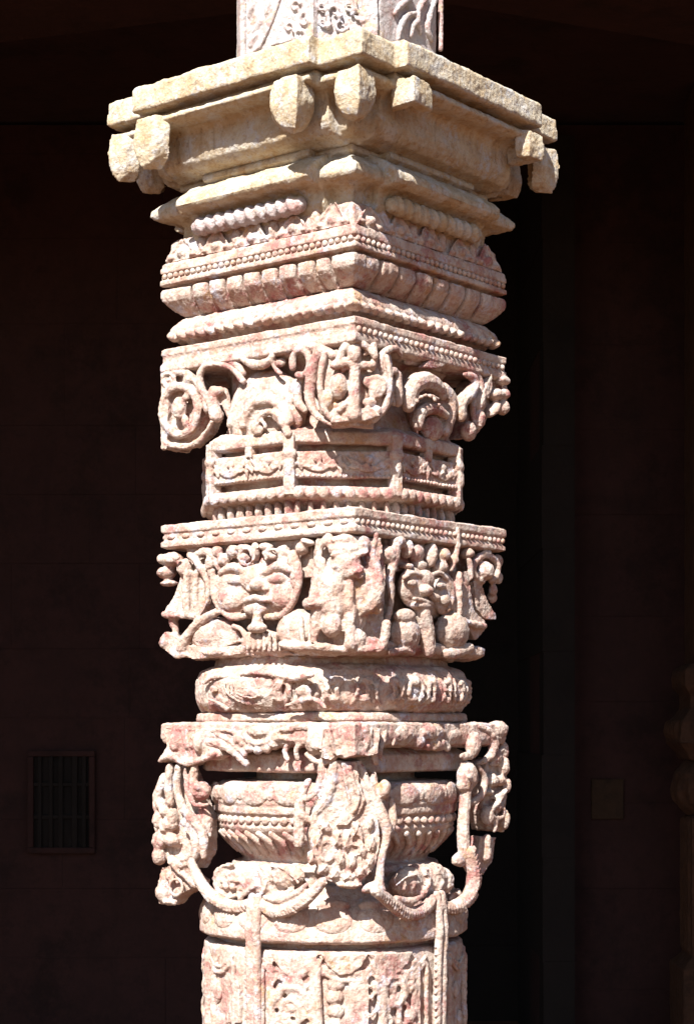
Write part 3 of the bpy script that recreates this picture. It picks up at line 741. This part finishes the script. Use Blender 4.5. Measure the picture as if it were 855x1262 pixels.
# feathered tails
def feathered(Fc, pts, r, off, per=34, side=1):
    S = Solid(); Fc.tube(S, pts, r, off)
    P = [Fc.hit(p[0], p[1], off) for p in pts]; k = Fc.t/FPX
    rr_ = r if isinstance(r, (list, tuple)) else [r]*len(pts)
    per = 30
    for i in range(per):
        t = i/(per-1)*(len(P)-1); j = min(int(t), len(P)-2); f = t-j
        p0, p1, p2, p3 = P[max(j-1, 0)], P[j], P[j+1], P[min(j+2, len(P)-1)]
        c = .5*((2*p1)+(p2-p0)*f+(2*p0-5*p1+4*p2-p3)*f*f+(3*p1-p0-3*p2+p3)*f**3)
        tg = (p2-p1).normalized(); q = tg.cross(Fc.n).normalized()*side; rad = (rr_[j]*(1-f)+rr_[j+1]*f)*k
        S.tube([c+Fc.n*rad*.95, c+q*rad*.75+Fc.n*rad*.75+tg*rad*.25, c+q*rad*1.06+tg*rad*.6+Fc.n*rad*.2], [.0032, .0034, .0022], smooth=1, n=6)
    return S
F = FL(.315); G = FR(.315); C = FC(.36)
S = feathered(F, [(236, 1062), (247, 1086), (264, 1106), (290, 1118), (316, 1112)], [5, 7, 8, 8, 7], 0, 34, 1); S.out('feathered_tail', M_PINK, pillar, vox=.0024, big=.003, mid=.003)
S = feathered(F, [(320, 1112), (340, 1123), (364, 1117), (384, 1102), (398, 1086)], [7, 8.5, 8.5, 8, 6], 0, 34, 1)
F.tube(S, [(326, 1106), (344, 1110), (364, 1102), (378, 1090)], [3, 5, 5, 3], .004)
S.out('feathered_tail', M_PINK, pillar, vox=.0024, big=.003, mid=.003)
S = feathered(G, [(462, 1098), (480, 1112), (500, 1126), (520, 1122), (532, 1108)], [7, 8, 9, 8, 6], 0, 30, 1)
G.tube(S, [(488, 1108), (504, 1112), (518, 1106)], [4, 6, 3], .004)
S.out('feathered_tail', M_PINK, pillar, vox=.0024, big=.003, mid=.003)
S = feathered(G, [(534, 1110), (550, 1120), (568, 1114), (580, 1098), (583, 1078), (578, 1050)], [6, 8, 9, 9, 9, 8], 0, 34, 1); S.out('feathered_tail', M_PINK, pillar, vox=.0024, big=.003, mid=.003)
# right stalk
F = FL(.30); G = FR(.30)
S = Solid()
G.tube(S, [(580, 1070), (572, 1050), (571, 1020), (573, 990), (574, 968)], [9, 8.5, 7.5, 7.5, 8], .004)
G.ball(S, 576, 957, 11, 17, .006, .022); G.ball(S, 573, 968, 9, 10, .004, .018); G.ball(S, 579, 958, 2.5, 2.5, .026); G.tube(S, [(590, 946), (597, 960), (594, 978), (584, 988), (574, 992)], [3.5, 4.5, 5, 4.5, 4], .004)
G.ball(S, 566, 1060, 9, 9, .0); G.ball(S, 575, 943, 8, 5, .004)
S.out('vine_stalk', M_PINK, pillar, vox=.0024, big=.004, mid=.004)
# right bracket
S = Solid()
G.poly(S, [(600, 936), (624, 930), (626, 970), (622, 1026), (602, 1024), (594, 1000), (594, 960)], -.07, -.018)
for x, y, rx, ry, rot in ((610, 934, 8, 12, 30), (619, 945, 7, 14, 0), (605, 962, 8, 9, 0), (614, 962, 7, 8, 0), (622, 968, 5, 12, 0), (600, 977, 7, 5, 0), (613, 980, 8, 6, 20), (610, 996, 5, 8, 0), (600, 1006, 7, 14, 0), (620, 1010, 5, 14, 0)):
    G.ball(S, x, y, rx, ry, -.012, .020, rot)
G.tube(S, [(622, 975), (614, 988), (606, 998)], 5, -.002); G.ring(S, 614, 1001, 7, 8, 3, -.002); G.tube(S, [(612, 1008), (609, 1024)], 4, -.004)
G.poly(S, [(592, 1030), (612, 1032), (608, 1062), (596, 1080), (588, 1062)], -.06, -.014); G.tube(S, [(600, 1034), (599, 1058)], 7, -.012)
S.out('foliage_bracket', M_PINK, pillar, vox=.0025, big=.005, mid=.005)
# left bracket
S = Solid()
F.poly(S, [(192, 968), (212, 942), (228, 944), (238, 970), (252, 1010), (252, 1050), (240, 1072), (214, 1066), (192, 1048), (188, 1010)], -.07, -.022)
F.tube(S, [(203, 958), (196, 978), (194, 996)], [7, 8, 7], -.010); F.tube(S, [(210, 946), (208, 970), (210, 990)], [6, 7, 6], -.004)
F.tube(S, [(220, 946), (218, 972), (225, 996), (240, 1012), (250, 1030), (251, 1056)], [5, 6, 7, 8, 7, 5], .000)
F.tube(S, [(228, 948), (230, 975), (240, 992), (256, 992)], [3, 3, 3.5, 3], .004)
F.tube(S, [(240, 944), (238, 962), (238, 985)], [6, 7, 7], -.004); F.ball(S, 248, 975, 11, 13, -.004, .025); F.ball(S, 243, 971, 5, 6, .016)
F.tube(S, [(250, 998), (256, 1012), (258, 1030)], [7, 8, 4], -.02)
F.ring(S, 224, 1040, 20, 26, 7, -.002, 80, -130); F.ring(S, 226, 1042, 12, 18, 3, .008, 80, -100)
for x, y, rx, ry in ((200, 992, 7, 8), (205, 1000, 8, 8), (196, 1012, 7, 12), (210, 1016, 9, 10), (214, 1008, 5, 12), (212, 1036, 10, 9), (197, 1036, 9, 14), (196, 1056, 8, 12), (216, 1062, 10, 7), (204, 1022, 6, 6)):
    F.ball(S, x, y, rx, ry, -.010, .020, rnd.uniform(-30, 30))
F.poly(S, [(198, 1070), (212, 1066), (240, 1086), (236, 1096), (216, 1106), (206, 1118), (195, 1114), (192, 1098)], -.07, -.010)
F.tube(S, [(214, 1066), (228, 1080), (240, 1092)], 5, 0); F.ball(S, 202, 1100, 9, 14, -.012, .02); F.ring(S, 217, 1094, 8, 10, 3, .002); F.tube(S, [(204, 1112), (216, 1112)], 4, -.002); F.ball(S, 209, 1080, 6, 8, -.002)
F.tube(S, [(230, 1066), (238, 1074), (250, 1090)], [10, 9, 6], -.012)
S.out('foliage_bracket', M_PINK, pillar, vox=.0025, big=.005, mid=.005)
# near corner bracket
C = FC(.375)
S = Solid()
C.poly(S, [(406, 937), (446, 937), (455, 960), (463, 985), (467, 1010), (469, 1040), (463, 1068), (449, 1086), (426, 1094), (402, 1086), (388, 1062), (381, 1032), (385, 1002), (398, 972)], -.09, .007)
C.tube(S, [(411, 942), (409, 965), (402, 985), (390, 1001)], [7, 8, 8, 6], .002)
C.poly(S, [(420, 939), (441, 939), (443, 962), (451, 986), (443, 1004), (428, 1018), (414, 1018), (424, 1002), (428, 985), (422, 962)], -.02, .016)
C.tube(S, [(431, 944), (436, 965), (442, 984), (436, 1002)], [3, 4, 4, 3], .017); C.tube(S, [(424, 950), (427, 970), (432, 990)], 2.6, .016)
for i in range(4): C.tube(S, [(402+i*3, 984+i*7), (410+i*3, 990+i*6), (419+i*2, 994+i*5)], 2.6, .004)
C.ring(S, 455, 986, 8, 10, 3.4, .002); C.ball(S, 455, 987, 4, 5, .004)
for x, y, rx, ry, rot in ((400, 1020, 12, 7, -35), (392, 1036, 7, 12, 0), (416, 1034, 7, 12, 20), (428, 1036, 7, 15, -8), (440, 1022, 7, 13, 30), (456, 1016, 6, 11, -10), (458, 1040, 6, 12, 0), (446, 1048, 7, 12, 20),
                         (434, 1062, 7, 12, -15), (420, 1060, 7, 11, 10), (398, 1072, 10, 7, 30), (412, 1078, 8, 7, 0), (428, 1082, 10, 6, 0), (444, 1076, 9, 8, -30), (456, 1062, 6, 9, -10), (384, 1058, 6, 10, 10)):
    C.ball(S, x, y, rx, ry, .002, .017, rot); C.tube(S, [(x-rx*.5, y+ry*.6), (x, y), (x+rx*.4, y-ry*.6)], 1.8, .017)
C.ring(S, 403, 1049, 9, 12, 4, .006); C.ring(S, 440, 1036, 6, 7, 2.4, .012)
C.tube(S, [(396, 944), (395, 962), (388, 978), (376, 986)], [5, 5.5, 4.5, 3.5], -.012)
C.tube(S, [(380, 964), (371, 982), (369, 1008), (368, 1040)], [5, 7, 8, 7.5], -.026); C.tube(S, [(371, 1004), (384, 1012), (394, 1006)], [6, 5, 4], -.016)
C.ball(S, 431, 1091, 18, 6, .0, .018)
S.out('foliage_bracket', M_PINK, pillar, vox=.0024, big=.005, mid=.005)
S = Solid(); 
G2 = FC(.385)
G2.tube(S, [(444, 946), (452, 965), (461, 985), (468, 1000), (476, 1020), (476, 1036), (470, 1058), (468, 1080), (466, 1096)], [6, 6, 7, 8, 7, 6, 5.5, 5.5, 10], -.012)
G2.tube(S, [(460, 955), (462, 970), (470, 984)], [4, 5, 5], -.02); G2.ball(S, 474, 973, 8, 12, -.014, .02); G2.ball(S, 474, 966, 5, 4, -.004)
G2.tube(S, [(482, 985), (484, 1010), (479, 1030)], [4, 6, 5], -.03); G2.ball(S, 457, 1094, 13, 7, -.01, .02, 20)
S.out('vine_stalk', M_PINK, pillar, vox=.0024, big=.004, mid=.004)

# --- echinus
S = Solid(); circ = regular(72)
S.profile(circ, [(.26, -.36), (.285, -.392), (.305, -.412), (.318, -.435), (.324, -.462), (.326, -.466), (.327, -.484), (.318, -.490), (.285, -.492), (.284, -.515)])
ech = S.out('lotus_echinus', M_PINK, pillar, vox=.003, big=.007, mid=.004)
S = Solid()
for i in range(20):
    a = 2*math.pi*(i+.5)/20-R(6); d = Vector((math.cos(a), math.sin(a), 0)); t = Vector((-d.y, d.x, 0)); 
    S.ball(d*.3115+Z*-.434, t*.047, d*.014+Z*.004, Z*.034-d*.010)
    S.ball(d*.303+Z*-.402, t*.040, d*.012, Z*.014)
S.out('lotus_petals', M_PINK, ech, vox=.0026, big=.004, mid=.004)
# --- main shaft
S = Solid()
S.profile(circ, [(.290, -.504), (.308, -.507), (.315, -.514), (.316, -.53), (.313, -.60), (.313, -1.40), (.33, -1.42), (.33, GROUND+.20)])
shaft = S.out('round_shaft', M_PINK, pillar, vox=.004, big=.006, mid=.005)
S = Solid(); S.profile(square, [(.36, GROUND+.20), (.38, GROUND+.18), (.38, GROUND)])
S.out('base_block', M_PINK, pillar, vox=.008)
def cyl(deg, z, r):  # deg = azimuth in the pillar's own plan
    a = R(deg); d = Vector((math.cos(a), math.sin(a), 0)); return d*r+Z*z, d, Vector((-d.y, d.x, 0))
for k in range(4):
    S = Solid(); zt = -.385; AK = 90*k+(5 if k == 3 else -1 if k == 0 else 0)
    for q in (-1, 1):
        S.tube([cyl(AK+q*1.5, zt, .322)[0], cyl(AK+q*1.6, -.46, .332)[0], cyl(AK+q*1.7, -.52, .328)[0], cyl(AK+q*1.7, -.8, .322)[0], cyl(AK+q*1.7, -1.3, .322)[0]], .0105, smooth=3)
    for i in range(30):
        c, d, t = cyl(AK-2.2, -.50-i*.018, .330)
        S.tube([c-t*.010-Z*.005, c+t*.008+Z*.005], .0038, smooth=1, n=6)
    c, d, t = cyl(AK, -.415, .322); S.ball(c, t*.022, d*.016, Z*.018)
    S.out('ribbon_band', M_PINK, shaft, vox=.0026, big=.003, mid=.003)
S = Solid()
for k in range(4):
    base = -45+90*k
    for dd, w_ in ((-37, .013), (-14, .016), (15, .020), (37, .010)):
        S.tube([cyl(base+dd, -.545, .318)[0], cyl(base+dd, -.8, .317)[0], cyl(base+dd, -1.3, .317)[0]], w_*.68, smooth=2)
        if w_ > .014: S.tube([cyl(base+dd+2.6, -.565, .317)[0], cyl(base+dd+2.6, -.8, .317)[0], cyl(base+dd+2.6, -1.3, .317)[0]], .0045, smooth=2)
    for a0, a1, dip in ((-36, -14, .030), (-14, 15, .030), (15, 36, .030), (-44, -38, .02)):
        for q in range(2):
            pts = []
            for i in range(9):
                t = i/8; pts.append(cyl(base+a0+(a1-a0)*t, -.528-q*.012-dip*4*t*(1-t)*(1+q*.1), .318)[0])
            S.tube(pts, .0062, smooth=2)
        if k != 0:
            mid_ = base+(a0+a1)/2
            for i in range(7):
                c, d, t = cyl(mid_+rnd.uniform(-4, 4), -.62-.07*i, .314)
                S.ball(c, t*rnd.uniform(.018, .03), d*.010, Z*rnd.uniform(.018, .03))
rq = random.Random(11)
for (xa, xb, A_) in ((342, 388, 'L'), (462, 508, 'R')):
    A_ = Face(R(-68), .3145) if A_ == 'L' else Face(R(-22), .3145)
    for i in range(12):
        x = rq.uniform(xa, xb); y = 1206+i*5.5
        A_.tube(S, [(x-6, y+3), (x, y-4), (x+7, y+2), (x+5, y+9)], [2.5, 3.5, 3.5, 2], .004)
    for i in range(8): A_.ball(S, rq.uniform(xa, xb), rq.uniform(1208, 1262), rq.uniform(4, 7), rq.uniform(4, 8), .002, .009, rq.uniform(-60, 60))
C = Face(CA, .316); RF = Face(R(-22), .3145); LF = Face(R(-68), .3145)
LF.spiral(S, 357, 1248, 24, 1.6, 6, .004, 100, 1, 1.3); LF.tube(S, [(337, 1215), (345, 1205), (358, 1210), (364, 1225)], 3.5, .002); LF.ball(S, 375, 1218, 7, 5, .002); LF.ball(S, 378, 1232, 6, 7, .0)
LF.tube(S, [(352, 1195), (366, 1200), (374, 1212)], 3, .0)
for i in range(5): C.ball(S, 415+(i % 2), 1196+i*17, 12, 10, -.004, .012)
C.tube(S, [(395, 1186), (393, 1215), (396, 1270)], [5, 6, 6], -.002)
RF.tube(S, [(462, 1188), (468, 1202), (478, 1208)], [4, 5, 3], .004); RF.ball(S, 466, 1216, 7, 8, .002); RF.spiral(S, 486, 1224, 17, 1.2, 5, .005, 40, -1, 1.3)
RF.tube(S, [(500, 1205), (502, 1225), (494, 1238), (494, 1262)], [4, 5, 5, 5], .003); RF.tube(S, [(470, 1232), (474, 1250), (470, 1270)], [5, 6, 6], .002); RF.ball(S, 508, 1252, 9, 11, 0)
for A_, pts_ in ((LF, [(334, 1174), (394, 1177), (388, 1192), (376, 1202), (362, 1205), (350, 1200), (341, 1188)]), (C, [(398, 1177), (456, 1177), (448, 1192), (434, 1202), (420, 1203), (406, 1192)]),
               (RF, [(460, 1177), (512, 1173), (506, 1188), (494, 1200), (480, 1203), (468, 1196)]), (LF, [(330, 1188), (338, 1184), (340, 1270), (329, 1270)])):
    A_.poly(S, pts_, -.03, .010 if A_ is not C else .012)
C.poly(S, [(432, 1204), (440, 1196), (450, 1196), (457, 1204), (457, 1275), (432, 1275)], -.03, .006)
RF.poly(S, [(510, 1186), (516, 1180), (521, 1188), (521, 1275), (510, 1275)], -.03, .006)
LF.tube(S, [(344, 1232), (352, 1220), (366, 1218), (378, 1228), (382, 1246)], [4, 6, 6, 5, 4], .004); RF.tube(S, [(466, 1205), (478, 1214), (484, 1206), (498, 1208)], [4, 5, 4, 3], .006)
LW = Face(R(-108), .315); LV = Face(R(-118), .315)
LW.tube(S, [(272, 1178), (267, 1195), (266, 1230), (268, 1270)], [3, 5, 6, 6], .0); LW.poly(S, [(277, 1186), (281, 1180), (296, 1215), (296, 1262), (277, 1262)], -.02, .0)
LV.spiral(S, 257, 1243, 14, 1.2, 4, .0, 90, 1, 1.2); LV.ball(S, 256, 1195, 6, 9, -.004, .008); LV.ball(S, 258, 1214, 6, 9, -.004, .008)
S.out('panel_relief', M_PINK, shaft, vox=.0026, big=.004, mid=.004)

# the drums sit a few millimetres off the axis of the square blocks
for nm, dx in (('octagonal_drum', -.012), ('drum_pier', -.012), ('swag_relief', -.012), ('scallop_row', -.012), ('cushion_ring', -.008), ('cushion_fillet', -.006), ('lotus_echinus', -.004), ('round_shaft', -.004)):
    o = bpy.data.objects[nm]; q = w2l(dx, 0); o.location.x += q[0]; o.location.y += q[1]
# ------------------------------------------------------------------ the place behind
def simple(name, mat, parent=None):
    return name
def boxm(S, x0, x1, y0, y1, z0, z1):
    S.box(((x0+x1)/2, (y0+y1)/2, (z0+z1)/2), Vector(((x1-x0)/2, 0, 0)), Vector((0, (y1-y0)/2, 0)), Vector((0, 0, (z1-z0)/2)))
def bevel(o, w=.012):
    b = o.modifiers.new('worn_edges', 'BEVEL'); b.width = w; b.segments = 2; b.limit_method = 'ANGLE'
def thing(o, label, cat, group=None):
    o['label'] = label; o['category'] = cat
    if group: o['group'] = group
    return o
YW = 9.2
def wall(name, mat, x0, x1, z0, z1, y, seed, holes=()):
    """coursed masonry: every block its own slightly proud, slightly turned face"""
    S = Solid(); r = random.Random(seed); z = z0
    boxm(S, x0, x1, y+.03, y+.5, z0, z1)
    while z < z1:
        h = r.choice((.34, .42, .5)); x = x0
        while x < x1:
            w = r.uniform(.6, 1.3); a, b = x+.0006, min(x+w, x1)-.0006
            if b > a:
                pr = r.uniform(0, .004); boxm(S, a, b, y-pr, y+.1, z+.0006, min(z+h, z1)-.0006)
            x += w
        z += h
    o = S.out(name, mat, None, remesh=False); return o
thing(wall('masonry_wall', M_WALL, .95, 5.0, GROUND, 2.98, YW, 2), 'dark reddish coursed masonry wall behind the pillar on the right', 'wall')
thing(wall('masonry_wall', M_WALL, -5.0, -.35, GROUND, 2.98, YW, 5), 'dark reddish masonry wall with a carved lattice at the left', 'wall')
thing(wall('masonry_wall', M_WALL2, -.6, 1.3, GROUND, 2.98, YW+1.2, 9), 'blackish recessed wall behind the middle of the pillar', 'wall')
# side jambs of the dark recess
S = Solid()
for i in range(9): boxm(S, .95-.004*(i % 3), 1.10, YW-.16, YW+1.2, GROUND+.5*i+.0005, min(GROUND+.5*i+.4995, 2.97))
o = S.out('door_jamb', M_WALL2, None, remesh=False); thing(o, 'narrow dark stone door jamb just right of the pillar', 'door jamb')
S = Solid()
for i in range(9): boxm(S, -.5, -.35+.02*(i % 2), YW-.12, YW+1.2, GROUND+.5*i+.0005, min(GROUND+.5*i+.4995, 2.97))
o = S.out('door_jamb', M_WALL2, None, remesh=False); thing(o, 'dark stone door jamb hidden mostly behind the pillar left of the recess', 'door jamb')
# lattice panel in the left wall
S = Solid(); k = YW/FPX
lx0, lx1, lz0, lz1 = (35-PX0)*k, (118-PX0)*k, (900-1052)*k, (900-925)*k
b_ = .03
for a in ((lx0, lx1, lz1-b_, lz1), (lx0, lx1, lz0, lz0+b_), (lx0, lx0+b_, lz0+b_, lz1-b_), (lx1-b_, lx1, lz0+b_, lz1-b_)): boxm(S, a[0], a[1], YW-.035, YW+.02, a[2], a[3])
lat = bpy.data.objects.new('stone_lattice', None); COL.objects.link(lat); lat.location = ((lx0+lx1)/2, YW-.1, lz0)
thing(lat, 'small dark carved stone lattice set in the left wall', 'lattice')
def sub(S, name, mat, root):
    S.V = [(x-root.location.x, y-root.location.y, z-root.location.z) for x, y, z in S.V]
    o = S.out(name, mat, None, remesh=False); o.parent = root; return o
bevel(sub(S, 'frame', M_WALL, lat), .006)
S = Solid(); r = random.Random(4)
for i in range(5):
    x = lx0+.055+i*.052+r.uniform(-.008, .008)
    boxm(S, x, x+r.uniform(.018, .03), YW-.031, YW-.012, lz0+b_-.002, lz1-b_+.002)
for z in (lz0+.17, lz0+.33): boxm(S, lx0+b_-.002, lx1-b_+.002, YW-.028, YW-.014, z, z+.02)
bevel(sub(S, 'lattice_bars', M_WALL2, lat), .004)
S = Solid(); boxm(S, lx0+b_-.002, lx1-b_+.002, YW-.011, YW-.008, lz0+b_-.002, lz1-b_+.002); sub(S, 'shadowed_backing', M_WALL2, lat)

# far carved pillar at the right edge
fx, fy = 1.72, 8.75
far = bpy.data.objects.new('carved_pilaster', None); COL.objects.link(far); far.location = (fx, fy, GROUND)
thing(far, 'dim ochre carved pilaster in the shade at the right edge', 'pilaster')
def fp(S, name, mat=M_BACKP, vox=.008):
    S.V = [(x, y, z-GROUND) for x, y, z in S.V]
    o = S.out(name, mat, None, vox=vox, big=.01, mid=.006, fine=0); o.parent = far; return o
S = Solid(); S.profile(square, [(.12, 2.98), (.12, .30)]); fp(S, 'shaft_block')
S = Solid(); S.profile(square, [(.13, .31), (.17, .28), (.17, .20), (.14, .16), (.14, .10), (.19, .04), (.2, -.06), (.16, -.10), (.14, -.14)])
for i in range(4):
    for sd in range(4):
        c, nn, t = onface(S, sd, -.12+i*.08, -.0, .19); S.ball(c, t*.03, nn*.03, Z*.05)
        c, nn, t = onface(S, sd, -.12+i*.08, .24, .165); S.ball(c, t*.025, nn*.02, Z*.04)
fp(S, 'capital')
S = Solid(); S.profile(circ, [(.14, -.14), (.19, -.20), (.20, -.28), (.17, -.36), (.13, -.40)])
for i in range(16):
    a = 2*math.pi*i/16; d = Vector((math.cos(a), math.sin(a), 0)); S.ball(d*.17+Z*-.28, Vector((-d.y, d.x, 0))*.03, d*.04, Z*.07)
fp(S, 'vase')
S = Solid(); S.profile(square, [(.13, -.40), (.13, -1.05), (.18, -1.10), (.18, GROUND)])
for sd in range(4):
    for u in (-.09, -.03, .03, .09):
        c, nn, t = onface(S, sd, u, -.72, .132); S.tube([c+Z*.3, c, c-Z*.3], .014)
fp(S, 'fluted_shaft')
# niche with a faint ochre block on the wall
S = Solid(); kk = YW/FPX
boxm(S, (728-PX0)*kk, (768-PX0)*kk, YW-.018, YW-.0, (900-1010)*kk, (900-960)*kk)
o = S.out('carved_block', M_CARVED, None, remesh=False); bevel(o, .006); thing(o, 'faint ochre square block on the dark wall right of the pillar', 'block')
# ceiling, beams, floor, ground
def struct(S, name, mat):
    o = S.out(name, mat, None, remesh=False); o['kind'] = 'structure'; return o
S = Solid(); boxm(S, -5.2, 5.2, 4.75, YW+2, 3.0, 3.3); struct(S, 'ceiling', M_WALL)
for (x0, y0, x1, y1, lab) in ((-.2, 6.0, 5.0, 8.2, 'dark stone ceiling beam crossing behind the capital to the right'), (-5.0, 7.8, .0, 6.2, 'dark stone ceiling beam crossing behind the capital to the left')):
    S = Solid(); a = Vector((x0, y0, 0)); b = Vector((x1, y1, 0)); t = (b-a).normalized(); n_ = Vector((-t.y, t.x, 0))
    S.box((a+b)/2+Z*2.80, t*(b-a).length/2, n_*.25, Z*.197); S.box((a+b)/2+Z*2.55, t*(b-a).length/2*.98, n_*.20, Z*.05)
    o = S.out('ceiling_beam', M_WALL, None, remesh=False); bevel(o, .02); thing(o, lab, 'beam')
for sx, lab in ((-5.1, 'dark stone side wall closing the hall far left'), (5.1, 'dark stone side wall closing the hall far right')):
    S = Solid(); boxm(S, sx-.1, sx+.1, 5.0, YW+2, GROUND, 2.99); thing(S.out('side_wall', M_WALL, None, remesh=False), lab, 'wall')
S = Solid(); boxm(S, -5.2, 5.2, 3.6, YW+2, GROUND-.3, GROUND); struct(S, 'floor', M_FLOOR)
S = Solid(); boxm(S, -60, 60, -60, 60, GROUND-1.0, GROUND-.31); struct(S, 'ground', M_GROUND)

# ------------------------------------------------------------------ light
SUN_AZ, SUN_EL = R(-23), R(47)     # azimuth from the viewing axis, seen from behind the camera
to_sun = Vector((math.sin(SUN_AZ)*math.cos(SUN_EL), -math.cos(SUN_AZ)*math.cos(SUN_EL), math.sin(SUN_EL)))
w = bpy.data.worlds.new('World'); SC.world = w; w.use_nodes = True
nt = w.node_tree; sky = nt.nodes.new('ShaderNodeTexSky'); sky.sky_type = 'NISHITA'; sky.sun_disc = False
sky.sun_elevation = SUN_EL; sky.sun_rotation = math.atan2(to_sun.x, to_sun.y)
nt.links.new(sky.outputs[0], nt.nodes['Background'].inputs[0]); nt.nodes['Background'].inputs[1].default_value = .05
sl = bpy.data.lights.new('sun', 'SUN'); sl.energy = 5.0; sl.angle = R(.5); sl.color = (1, .965, .91)
so = bpy.data.objects.new('sun', sl); COL.objects.link(so); so.rotation_euler = to_sun.to_track_quat('Z', 'Y').to_euler()

# ------------------------------------------------------------------ camera
cam = bpy.data.cameras.new('camera'); co = bpy.data.objects.new('camera', cam); COL.objects.link(co)
cam.sensor_width = 36; cam.sensor_fit = 'HORIZONTAL'; cam.lens = 36*FPX/855
cam.shift_x = 0; cam.shift_y = (PY0-631)/855; cam.clip_end = 500; cam.clip_start = .1
co.location = (0, 0, 0); co.rotation_euler = (R(90), 0, 0)
SC.camera = co
SC.view_settings.view_transform = 'Standard'; SC.view_settings.look = 'None'
SC.view_settings.exposure = 1.58; SC.view_settings.gamma = 1
